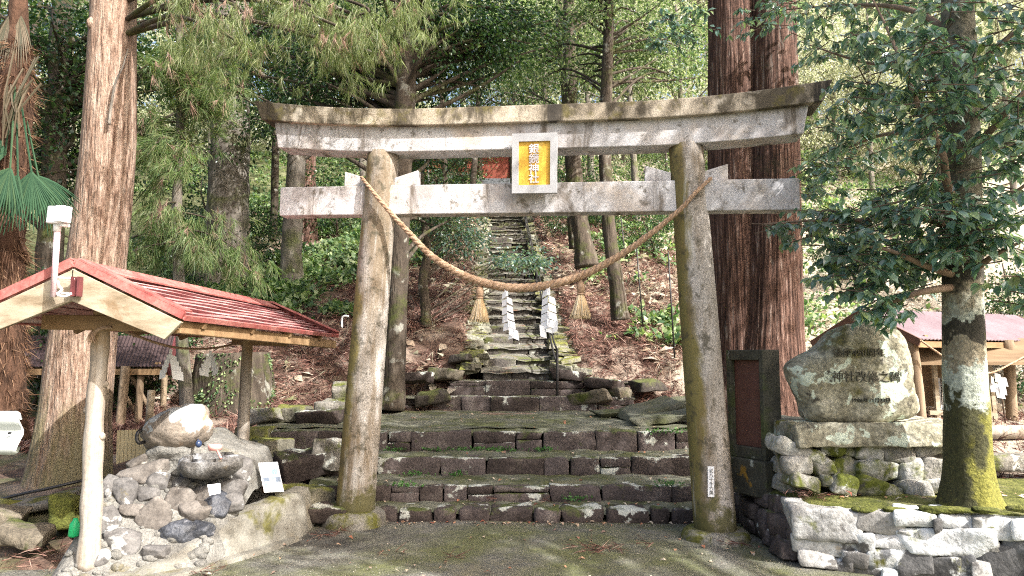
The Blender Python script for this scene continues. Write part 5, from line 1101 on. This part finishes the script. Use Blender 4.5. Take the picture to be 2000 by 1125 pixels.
bl = [  # boughs: start on trunk, then way points (pixels, distance)
    [(1872, 410, 5.5), (1850, 360, 5.35), (1838, 290, 5.2), (1800, 220, 5.2), (1760, 120, 5.4), (1730, 50, 5.6), (1700, -10, 5.8)],
    [(1872, 455, 5.5), (1800, 425, 5.4), (1700, 430, 5.6), (1600, 430, 5.9), (1490, 438, 6.3)],
    [(1875, 540, 5.5), (1810, 520, 5.3), (1740, 490, 5.2), (1680, 480, 5.3)],
    [(1876, 300, 5.5), (1800, 260, 5.8), (1700, 270, 6.6), (1600, 320, 7.6)],
    [(1876, 180, 5.5), (1780, 130, 6.2), (1680, 120, 7.2), (1560, 80, 8.2)],
    [(1876, 80, 5.5), (1780, 20, 6.0), (1660, 10, 7.2), (1520, 20, 8.3)],
    [(1884, 300, 5.5), (1940, 250, 5.2), (2000, 180, 5.0), (2080, 140, 5)],
    [(1886, 440, 5.5), (1950, 400, 5.2), (2030, 340, 5.0)],
    [(1886, 540, 5.5), (1940, 500, 5.2), (2000, 470, 5.1)],
    [(1880, 160, 5.5), (1960, 80, 5.2), (2040, 30, 5)],
    [(1872, 560, 5.5), (1800, 570, 5.3), (1740, 590, 5.4), (1700, 600, 5.5)],
    [(1874, 500, 5.5), (1780, 480, 5.6), (1680, 530, 5.9), (1640, 540, 6.1)]]
tw = MB()
for k, b in enumerate(bl):
    q = cat([at(*p) for p in b], 30); tw.tube(q, np.linspace(.032 if k else .036, .006, 30), 8, wob=.08, caps=False)
tw.build("boughs", surf("oak_bough_bark", [(.3, (.14, .09, .06)), (.7, (.3, .22, .16))], 9), t4, True)
reg = []                       # (pixel box, distance range, number of sprigs)
for box, yr, nsp in [((1560, 0, 1860, 130), (6.2, 8.2), 70), ((1640, 60, 1900, 260), (5.0, 5.9), 75), ((1790, 0, 2020, 300), (4.7, 6), 85), ((1590, 200, 1800, 330), (5.8, 7.4), 42), ((1780, 230, 2020, 430), (4.7, 5.6), 52), ((1480, 422, 1640, 452), (5.9, 6.3), 16), ((1580, 400, 1760, 500), (5.4, 6.1), 48), ((1700, 360, 1880, 520), (5.0, 5.7), 58), ((1620, 490, 1790, 580), (5.2, 6.0), 45), ((1830, 420, 1960, 520), (4.9, 5.4), 45), ((1960, 520, 2030, 600), (4.8, 5.3), 10), ((1690, 570, 1760, 625), (5.2, 5.6), 16), ((1555, 300, 1640, 390), (6.4, 7.6), 22), ((1770, 60, 1850, 120), (4.6, 5.2), 15), ((1440, 0, 1560, 60), (7.6, 8.2), 20), ((1960, 180, 2030, 320), (4.6, 5.2), 20), ((1270, 10, 1370, 90), (7.8, 8.3), 26), ((1600, 520, 1660, 600), (6.2, 6.6), 0)]:
    for _ in range(nsp):
        reg.append(at(rng.uniform(box[0], box[2]), rng.uniform(box[1], box[3]), rng.uniform(*yr)))
mb = MB(); tw = MB(); P = []; A = []; N = []
for c in reg:
    th = rng.uniform(0, 6.28); L = rng.uniform(.12, .26); d = np.array([math.cos(th), math.sin(th), rng.uniform(-.5, .15)]); e = c + d * L
    tw.tube([c - d * L * .6, c, e], [.005, .004, .002], 4, caps=False)
    side = norm(np.cross(d, np.array([0, 0, 1.])))
    for j in range(rng.integers(9, 17)):
        t = rng.uniform(.0, 1.05); sgn = 1 if j % 2 else -1
        P.append(c + d * L * t + rng.normal(size=3) * .012); A.append(d * .5 + side * sgn * .8 + np.array([0, 0, -.55]) + rng.normal(size=3) * .3)
        N.append(np.array([0, 0, 1.]) + side * sgn * .35 + rng.normal(size=3) * .3 - np.array([0, .3, 0]))
inst(mb, L9[0], L9[1], np.array(P), np.array(A), np.array(N), rng.uniform(.05, .115, len(P)))
hi = (3.9, 6.9, 5.7); broad(mb, hi, (1.1, .8, .9), 30, 60, .1, L9, .35, zmin=4.75)
[mb.add(v, f - o, 1) for v, (f, o) in zip(tw.v, twig_faces(tw))]
mb.build("crown", [m_leafC, m_twig], t4)

# fan palm at the left picture edge
t5 = thing("palm_tree", "shaggy fibre trunked fan palm at the left picture edge", "palm", tuple(at(8, 820, 6.45)))
pp = [(2, 860, .2), (6, 760, .17), (12, 660, .15), (6, 560, .14), (4, 500, .19), (6, 470, .16), (14, 300, .17), (26, 190, .16), (34, 100, .1), (36, 40, .08), (38, -60, .06)]
c5 = cat([at(a, b, 6.45) for a, b, _ in pp], 80); r5 = np.interp(np.linspace(0, 1, 80), np.linspace(0, 1, len(pp)), [q[2] for q in pp])
MB().tube(c5, r5, 30, wob=.22).build("trunk", m_palmbark, t5, True)
n = 5200; i5 = rng.integers(2, 66, n); a5 = rng.uniform(0, 6.28, n); P = c5[i5] + np.c_[np.cos(a5), np.sin(a5), np.zeros(n)] * r5[i5][:, None] * .95
inst(mb := MB(), np.array([[-.03, 0, 0], [.03, 0, 0], [0, 1, .2]]), np.array([[0, 1, 2]]), P, np.c_[np.cos(a5), np.sin(a5), -1.1 + rng.normal(size=n) * .6] + rng.normal(size=(n, 3)) * .4, unit(n), rng.uniform(.05, .16, n)); mb.build("fibre", m_fibre, t5)
def fan(c, ax, nn, L, k=26, arc=2.4, droop=.5, mb=None, m=0, seed=0):
    r = random.Random(seed); ax = norm(np.array(ax)); nn = np.array(nn, float); s_ = norm(np.cross(ax, nn)); nn = np.cross(s_, ax)
    for i in range(k):
        a = (i / (k - 1) - .5) * arc; d = ax * math.cos(a) + s_ * math.sin(a); l = L * (1 - .25 * abs(a) / arc * 2) * r.uniform(.85, 1.05); V = []; sd = np.cross(d, nn)
        for j in range(6):
            t = j / 5; w_ = .016 * (1 - t * .85) if t > .2 else .013; p = c + d * l * t + np.array([0, 0, -droop * l * t ** 2.2]); V += [p - sd * w_, p + nn * .006, p + sd * w_]
        mb.add(np.array(V), [[3 * j + q, 3 * j + 1 + q, 3 * j + 4 + q, 3 * j + 3 + q] for j in range(5) for q in (0, 1)], m)
mb = MB()
for k, (px, py, Y, ax, L, dr) in enumerate([(62, 338, 6.1, (.05, -.1, -1), .5, .05), (35, 345, 6.0, (-.5, -.1, -.9), .55, .05), (75, 345, 6.4, (.5, .1, -.8), .45, .3), (20, 330, 5.9, (-.3, -.3, -.9), .5, .1), (10, 300, 6.2, (-.8, -.3, .1), .5, .4), (60, -30, 6.5, (.5, .3, .6), .4, .5), (20, -10, 6.4, (-.6, -.3, .4), .45, .5)]):
    fan(at(px, py, Y), ax, (0.3, -1, .3), L, 24, 1.5 if k < 4 else 2.2, dr, mb, 0 if k < 6 else 0, k); mb.tube([at(px, py, Y), c5[60 if py > 200 else 72]], .008, 5, m=0)
for k in range(12):
    a = at(15 + 6 * k, 90 + rnd.uniform(0, 80), 6.2); b = at(rnd.uniform(-5, 60), rnd.uniform(240, 290), 6.15); mb.tube([a, (a + b) / 2 + (0, -.05, 0), b], [.009, .008, .006], 5, m=1)
for k in range(2): fan(at(20 + k * 18, 30, 6.4), (rnd.uniform(-.5, .3), -.2, -1), (0, -1, .2), .4, 12, .8, .4, mb, 1, 40 + k)
mb.build("fronds", [m_palm, m_palmdead], t5)

# mossy stump
st = thing("tree_stump", "broad dark mossy tree stump behind the rear shelter post", "stump", tuple(at(455, 815, 11.0)))
q0, q1 = at(455, 825, 11.0), at(455, 690, 11.0)
MB().tube([q0 + (q1 - q0) * t for t in np.linspace(0, 1, 14)], np.linspace(.6, .47, 14), 60, ridge=ridged(4, .08, 5, .5)).build("trunk", m_barkD, st, True)
n = 2600; a5 = rng.uniform(0, 6.28, n); z5 = rng.uniform(0, 1, n); P = q0 + np.outer(z5, q1 - q0) + np.c_[np.cos(a5), np.sin(a5), np.zeros(n)] * (.62 - .13 * z5)[:, None]; kp = (np.sin(a5 * 3) + np.sin(z5 * 7)) > -.2; P = P[kp]; a5 = a5[kp]
inst(mb := MB(), L4[0], L4[1], P, np.c_[np.cos(a5), np.sin(a5), -.6 + 0 * a5] + unit(len(P)) * .5, unit(len(P)), rng.uniform(.03, .07, len(P))); mb.build("moss", m_fern, st)

# forest trunks one can tell apart, each with its own crown
def forest_tree(name, label, path, rads, Y, bark, leaf, crowns, ls=.085, nl=62, cr=.34, seed=0, wob=.12, every=3, tmpl=L4, group=None):
    root = thing(name, label, "tree", tuple(at(path[0][0], path[0][1], Y)), group=group)
    tr = cat([at(a, b, Y) for a, b in path], 60); rr_ = np.interp(np.linspace(0, 1, 60), np.linspace(0, 1, len(rads)), rads)
    mb = MB().tube(tr, rr_, 24, wob=wob, seed=seed); cm = MB()
    for (px, py, dY, rx_, rz_, nc) in crowns:
        C = broad(cm, at(px, py, Y + dY), (rx_, rx_ * .8, rz_), nc, nl, ls, tmpl, cr)
        limbs(mb, tr, C, max(.012, min(rads) * .45), every, 6, 0, seed)
    mb.build("trunk", bark, root, True)
    if crowns: cm.build("crown", leaf, root)
    return root
def ypx(px, py, Y): return Y
forest_tree("cedar_tree", "thick grey cedar with flaring roots on the slope above the red roof", [(428, 575), (432, 540), (440, 470), (446, 380), (450, 250), (452, 100), (455, -80)], [.75, .56, .44, .42, .40, .37, .33], 15.4, m_barkG, m_leafD, [(470, 60, 0, 2.0, 1.4, 60), (400, 180, .5, 1.2, .7, 24)], seed=1)
forest_tree("forest_tree", "straight lichened trunk on the slope between the thick cedar and left gate pillar", [(570, 565), (569, 500), (572, 420), (580, 300), (586, 150), (590, 0), (594, -100)], [.26, .21, .19, .185, .17, .15, .13], 15.0, m_barkG, m_leafD, [(585, 60, 0, 2.0, 1.2, 60), (640, 200, .5, 1.3, .8, 30), (540, 215, -.5, 1.2, .6, 26)], seed=2)
forest_tree("forest_tree", "slender dark pole trunk left of the lichened trunk on the slope", [(532, 470), (536, 400), (538, 300), (545, 150), (550, 0)], [.1, .09, .085, .07, .05], 17, m_barkD, m_leafB, [(530, 40, 0, 1.8, 1.2, 40)], seed=3)
forest_tree("forest_tree", "dark reddish trunk standing right behind the left gate pillar", [(764, 800), (772, 700), (778, 560), (782, 420), (788, 280), (792, 180), (794, 60), (800, -60)], [.19, .15, .135, .13, .14, .15, .13, .1], 10.5, m_barkD, m_leafD, [(800, 50, .3, 1.6, .8, 120), (690, 140, .8, 1.2, .6, 70), (905, 80, .6, 1.2, .7, 80), (620, 70, 1.4, 1.3, .6, 60), (980, 60, 1.0, .9, .5, 50), (560, 180, 1.6, .9, .5, 36), (850, 400, 1.6, .45, .3, 14), (800, 310, 1.4, .6, .3, 14)], ls=.07, seed=4)
forest_tree("forest_tree", "small crooked dark trunk forked at its foot beside the hill stairway", [(832, 640), (830, 590), (826, 545), (834, 500), (830, 440), (826, 380), (820, 330)], [.1, .085, .08, .075, .07, .055, .04], 12.8, m_barkD, m_leafC, [(890, 460, .6, .6, .3, 22), (985, 506, .3, .4, .06, 6), (1045, 510, .0, .3, .06, 5), (860, 400, .6, .5, .35, 16), (915, 430, 1.5, .3, .2, 6)], ls=.07, nl=80, cr=.3, seed=5, every=2, tmpl=L4)
MB().tube([at(827, 545, 12.8), at(806, 575, 12.75), at(800, 625, 12.7)], [.06, .05, .06], 10, wob=.1)
forest_tree("forest_tree", "thick mossy leaning trunk right of the hill stairway", [(1146, 520), (1140, 480), (1132, 430), (1122, 350), (1116, 260), (1112, 100), (1110, -40)], [.26, .19, .17, .16, .15, .13, .1], 14.6, m_barkD, m_leafB, [(1100, 60, .5, 1.8, 1.1, 60)], seed=6)
forest_tree("forest_tree", "dark slim trunk just left of the thick mossy trunk", [(1124, 485), (1119, 430), (1116, 360), (1108, 220), (1096, 60), (1090, -60)], [.14, .12, .11, .11, .1, .07], 16.0, m_barkD, m_leafB, [(1050, 80, .5, 1.8, 1.2, 55)], seed=7)
forest_tree("forest_tree", "bent mossy trunk swelling at its foot near the right gate pillar", [(1212, 625), (1206, 570), (1196, 500), (1188, 430), (1182, 320), (1184, 200), (1188, 80), (1190, -60)], [.16, .13, .12, .11, .11, .105, .09, .07], 12.6, m_barkD, m_leafB, [(1210, 60, .5, 1.5, .9, 56), (1290, 130, 1.2, 1.1, .6, 30), (1090, 150, 1.4, 1.1, .5, 26)], ls=.075, seed=8)
forest_tree("forest_tree", "red brown trunk showing above the lintel at the top left of the picture", [(600, 520), (596, 300), (590, 100), (586, 0), (584, -150)], [.3, .26, .24, .23, .2], 19, m_barkR, m_leafD, [(560, 100, 0, 2.4, 1.2, 40)], seed=9)
forest_tree("forest_tree", "leaning dark trunk between the palm and the big tan cedar", [(95, 610), (100, 450), (108, 300), (116, 150), (122, 0), (126, -100)], [.24, .2, .19, .18, .16, .13], 12.5, m_barkD, m_leafD, [(90, 120, 0, 1.9, 1.3, 70), (130, 300, .3, 1.3, .8, 44), (40, 330, 1, 1.3, .9, 40), (280, 120, .4, 1.5, 1.0, 60)], ls=.08, seed=10)
# crowns repeated over the hill: four kinds, copied
def proto(name, h, bark, leaf, cz, rad, nc, nl, ls, cr, tr0):
    root = thing(name, None, None, (0, 0, 0)); k = 24
    tr = np.array([[.15 * math.sin(t * 4 + nc), .12 * math.cos(t * 3 + nc), h * t] for t in np.linspace(-.05, 1, k)])
    mb = MB().tube(tr, np.linspace(tr0, tr0 * .3, k), 12, wob=.15); cm = MB()
    C = broad(cm, (0, 0, cz), rad, nc, nl, ls, L4, cr); limbs(mb, tr, C, tr0 * .25, 3, 5)
    mb.build("trunk", bark, root, True); cm.build("crown", leaf, root); return root
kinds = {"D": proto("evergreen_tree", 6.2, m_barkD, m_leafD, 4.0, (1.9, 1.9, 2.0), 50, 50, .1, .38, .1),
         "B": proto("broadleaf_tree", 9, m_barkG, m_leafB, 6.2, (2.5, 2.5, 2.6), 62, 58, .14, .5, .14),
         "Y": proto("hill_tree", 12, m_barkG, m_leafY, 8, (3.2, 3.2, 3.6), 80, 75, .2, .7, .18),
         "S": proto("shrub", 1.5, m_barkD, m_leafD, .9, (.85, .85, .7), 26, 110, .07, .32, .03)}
used = set()
def plant(kind, px, Y, sc, label, group, dz=0, xx=None):
    base = kinds[kind]; o = base if kind not in used else copy_tree(base); used.add(kind)
    x = (px - 1000) / FPX * Y if xx is None else xx
    o.location = (x, Y, float(H(x, Y)) + dz); o.rotation_euler = (0, 0, rnd.uniform(0, 6.28)); o.scale = (sc, sc, sc * rnd.uniform(.9, 1.15)); tag(o, label, "shrub" if kind == "S" else "tree", group)
    return o
gD = "dark evergreen trees on the near slope"; lD = "dark leaved evergreen tree growing among others on the near slope"
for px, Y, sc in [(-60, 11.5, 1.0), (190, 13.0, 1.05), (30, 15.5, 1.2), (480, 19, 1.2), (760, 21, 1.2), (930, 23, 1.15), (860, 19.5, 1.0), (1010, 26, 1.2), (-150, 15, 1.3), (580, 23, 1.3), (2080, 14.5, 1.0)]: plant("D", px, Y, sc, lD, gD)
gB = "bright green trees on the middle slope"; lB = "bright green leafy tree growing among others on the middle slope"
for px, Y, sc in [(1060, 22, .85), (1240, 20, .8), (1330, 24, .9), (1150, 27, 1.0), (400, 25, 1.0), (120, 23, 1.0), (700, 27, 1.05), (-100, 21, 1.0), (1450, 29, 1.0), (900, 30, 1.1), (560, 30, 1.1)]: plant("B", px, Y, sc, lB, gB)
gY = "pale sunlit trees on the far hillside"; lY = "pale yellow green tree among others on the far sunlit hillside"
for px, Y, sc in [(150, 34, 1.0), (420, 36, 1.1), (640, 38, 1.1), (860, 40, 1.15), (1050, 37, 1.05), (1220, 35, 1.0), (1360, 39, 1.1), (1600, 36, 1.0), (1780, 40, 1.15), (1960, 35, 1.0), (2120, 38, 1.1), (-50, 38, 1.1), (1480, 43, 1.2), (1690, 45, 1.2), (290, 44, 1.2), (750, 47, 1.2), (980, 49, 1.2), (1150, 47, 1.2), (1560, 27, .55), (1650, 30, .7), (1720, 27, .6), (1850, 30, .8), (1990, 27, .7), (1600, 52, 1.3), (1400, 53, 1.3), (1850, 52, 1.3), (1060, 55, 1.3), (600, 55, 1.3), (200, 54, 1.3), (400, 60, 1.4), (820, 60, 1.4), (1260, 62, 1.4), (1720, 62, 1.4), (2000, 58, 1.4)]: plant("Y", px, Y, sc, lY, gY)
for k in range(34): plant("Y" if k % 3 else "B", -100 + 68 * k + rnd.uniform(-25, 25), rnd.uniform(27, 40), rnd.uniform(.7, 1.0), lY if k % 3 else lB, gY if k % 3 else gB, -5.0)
gS = "low evergreen shrubs on the slope"; lS = "low dark evergreen shrub among others under the trees"
for px, Y, sc in [(300, 11.5, .9), (240, 10.9, .8), (160, 11.5, 1.0), (70, 11, 1.0), (500, 16.5, 1.0), (640, 19, 1.2), (860, 24, 1.2), (1060, 25, 1.0), (1100, 21, 1.0), (1180, 19, .9), (1270, 17, .8), (1310, 21, 1.2), (400, 18, 1.2), (330, 14, 1.0), (860, 18.5, .7), (1090, 18.5, .6), (2050, 12.5, 1.2), (1960, 13.5, 1.1), (905, 26, 1.0), (800, 26.5, 1.1), (1750, 22, 1.1), (1640, 17, .7), (1900, 20, 1.2)]: plant("S", px, Y, sc, lS, gS)

# a tree beside the path to the right of the viewpoint: it throws the shade over the steps and lower pillars
t9 = thing("broadleaf_tree", "tall leafy tree standing beside the path, right of the viewpoint", "tree", (6.8, -1.0, 0))
tr = cat([(6.9, -1.0, -.1), (6.8, -.9, 2), (6.7, -.7, 4.5), (6.6, -.5, 7), (6.4, -.2, 9.0)], 40); mb = MB().tube(tr, np.linspace(.3, .08, 40), 24, wob=.1)
C = []
for k in range(190):
    if k < 150:
        p = np.array([rng.uniform(-2.1, 1.9), rng.uniform(5.2, 11.0), 0]); 
        if (-.4 < p[0] < 2.0 and p[1] < 6.0) or (-.3 < p[0] < .3 and 7.6 < p[1] < 8.1) or (p[0] > 1.2 and p[1] < 6.4 and rng.random() < .45): continue
        p[2] = rng.uniform(0, .3) + (.7 if p[1] > 8.5 else .1 * max(0, p[1] - 6.5))
    else: p = np.array([rng.uniform(-1.7, 1.8), rng.uniform(6.2, 7.0), rng.uniform(.4, 1.9)])
    C.append(p + SD * rng.uniform(9.2, 12.0))
C = np.array(C); kk = np.repeat(np.arange(len(C)), 60); n = len(kk)
off = rng.normal(size=(n, 3)) * np.array([.26, .26, .18]); P = C[kk] + off
cm = MB(); inst(cm, L4[0], L4[1], P, norm(norm(off) + unit(n) + (0, 0, -.3)), norm(np.array([0, 0, 1.]) + unit(n) * .7), .13 * rng.uniform(.7, 1.3, n))
limbs(mb, tr, C, .05, 3, 6); mb.build("trunk", m_barkG, t9, True); cm.build("crown", m_leafD, t9)

# ------------------------------------------------------------------ ground cover
def onhill(n, x0, x1, y0, y1, keep=None):
    x = rng.uniform(x0, x1, n); y = y0 + (y1 - y0) * rng.random(n) ** 1.3
    k = np.abs(x - stair_x(y)) > .85
    k &= ~((x > -3) & (x < 2.2) & (y < 10.8))
    if keep is not None: k &= keep(x, y)
    x, y = x[k], y[k]; return np.c_[x, y, H(x, y)]
def lit(name, mat, P, size, tm, lift=.02, flat=.25, kindlabel=None):
    mb = MB(); n = len(P); A = unit(n) * np.array([1, 1, flat]) + np.array([0, 0, .12]); A[:, 2] += A[:, 1] * .35
    for s_ in range(len(tm)):
        q = slice(s_, None, len(tm)); inst(mb, tm[s_][0], tm[s_][1], P[q] + (0, 0, lift), A[q], norm(np.array([0, -.4, 1.]) + unit(len(P[q])) * .5), size * rng.uniform(.5, 1.4, len(P[q])))
    return tag(mb.build(name, mat), kind="stuff")
lit("fallen_fronds", m_litter, onhill(64000, -6.5, 4.2, 8.6, 24, lambda x, y: (fbm(x * 1.3 + 4, y * 1.1) > -.5) & ((x > -4.2) | (y < 14))), .17, FROND, .03)
lit("dry_leaves", m_litterP, np.concatenate([onhill(15000, 2.2, 14, 11.5, 32), onhill(5000, -2.5, 3, 14, 30), onhill(3000, -8, -1, 11, 26)]), .2, FROND + [L4], .03)
Pp = onhill(2600, 3.4, 9, 6.6, 11.5); lit("path_litter", m_litter, Pp, .2, FROND, .02, .15)
# undergrowth: low green plants on the slopes
P = np.concatenate([onhill(4600, -9, -1.6, 13.2, 25, lambda x, y: (fbm(x * .9, y * .9 + 2) > -.2) & ((x < -2.6) | (y > 16))), onhill(900, 1.5, 4, 12, 24, lambda x, y: fbm(x, y) > .3), onhill(3500, -14, 16, 24, 42), onhill(1300, 4, 14, 14, 30, lambda x, y: fbm(x * .8, y * .8) > .1), onhill(60, 2.2, 3.2, 12.0, 13.5)])
mb = MB(); k = np.repeat(np.arange(len(P)), 9); n = len(k); Q = P[k] + rng.normal(size=(n, 3)) * (.1, .1, .03) + (0, 0, .1)
inst(mb, L4[0], L4[1], Q, unit(n) + (0, 0, .5), np.array([0, -.3, 1.]) + unit(n) * .5, rng.uniform(.07, .2, n)); tag(mb.build("undergrowth", m_fern), kind="stuff")
# small weeds on the treads
mb = MB(); P = []
for px, y0, yy in [(770, 8.46, .47), (850, 8.46, .47), (960, 8.46, .47), (1060, 8.47, .47), (900, 8.47, .47), (930, 8.46, .47), (990, 8.45, .47), (810, 7.9, .285), (890, 7.92, .285), (1280, 8.5, .66), (1310, 8.5, .68), (1120, 7.33, .14), (1300, 7.4, .27), (800, 7.36, .27)]:
    c = np.array([(px - 1000) / FPX * y0, y0, yy]); P.append(c + rng.normal(size=(60, 3)) * (.08, .02, .012) + (0, 0, .012))
P = np.concatenate(P); n = len(P); inst(mb, L4[0], L4[1], P, unit(n) + (0, -.6, .4), unit(n) + (0, -.5, .6), rng.uniform(.018, .045, n)); tag(mb.build("weeds", leaf_mat("fresh_weed", [(.04, .13, .03), (.08, .2, .05), (.13, .26, .08)], .5, .3)), kind="stuff")
# leaves and frond scraps dropped on the ground and steps
P = []; 
for _ in range(200):
    x = rng.uniform(-2.6, 2.3); y = rng.uniform(3.4, 6.95); P.append((x, y, .012 - (.03 if x > 2 else .015 * max(0, x))))
for _ in range(70): P.append((rng.uniform(-1.2, 1.9), 6.94 + rng.normal() * .03, .012))
for (y, z, a, b) in STEP:
    for _ in range(26): P.append((rng.uniform(a + .2, b), y + rng.uniform(.12, .34), z + .014))
for _ in range(40): P.append((rng.uniform(-2, 2), rng.uniform(8.8, 10.6), .75))
for _ in range(120): P.append((rng.uniform(2.3, 5), 5.7 + rng.random() * .3, .45))
P = np.array(P); n = len(P); mb = MB(); inst(mb, L4[0] * (1, 1, 2.2), L4[1], P, unit(n) * (1, 1, .1), np.array([0, 0, 1.]) + unit(n) * .25, rng.uniform(.02, .07, n)); tag(mb.build("fallen_leaves", m_fleaf), kind="stuff")
gx = np.concatenate([rng.uniform(-2.9, 2.2, 5000), rng.uniform(-1.7, 1.9, 2500)]); gy = np.concatenate([rng.uniform(4.6, 6.95, 5000), 6.96 - np.abs(rng.normal(size=2500)) * .08]); n = len(gx)
tet = np.array([[-.5, -.4, 0], [.5, -.4, 0], [0, .5, 0], [.05, 0, .6]]), np.array([[0, 1, 3], [1, 2, 3], [2, 0, 3]])
inst(mb := MB(), tet[0], tet[1], np.c_[gx, gy, .004 - .03 * np.clip(gx, 0, 4) / 4], unit(n) * (1, 1, .02), np.array([0, 0, 1.]) + unit(n) * .1, rng.uniform(.003, .011, n)); tag(mb.build("gravel_grit", leaf_mat("grit", [(.06, .057, .045), (.14, .135, .11), (.26, .25, .21), (.1, .06, .045)], .9, 0)), kind="stuff")
mb = MB(); P = []
for px, py, k in [(655, 1040, 14), (1185, 1072, 16), (1160, 1070, 8), (1260, 1060, 6), (1440, 1060, 6), (755, 1080, 4), (890, 1088, 6), (985, 972, 5), (1060, 975, 5), (410, 1115, 8), (1590, 966, 12), (1560, 962, 8)]:
    z = 0 if py > 1000 else .14 if px < 1500 else .45; P.append(atz(px, py, z + .02) + rng.normal(size=(k, 3)) * (.06, .05, .004))
for _ in range(26): P.append(np.array([[rng.uniform(-4.4, -3.2), rng.uniform(5.2, 6.0), .03 + .1 * rng.random()]]) + rng.normal(size=(6, 3)) * (.08, .06, .01))
P = np.concatenate(P); n = len(P); fr = [strands(4, 1, .035, .5, .1, 60 + s, 2) for s in range(3)]
for s_ in range(3):
    q = slice(s_, None, 3); inst(mb, fr[s_][0], fr[s_][1], P[q], unit(len(P[q])) * (1, .8, .06) + (0, 0, .02), np.array([0, 0, 1.]) + unit(len(P[q])) * .4, rng.uniform(.08, .17, len(P[q])))
tag(mb.build("frond_scraps", m_litter), kind="stuff")
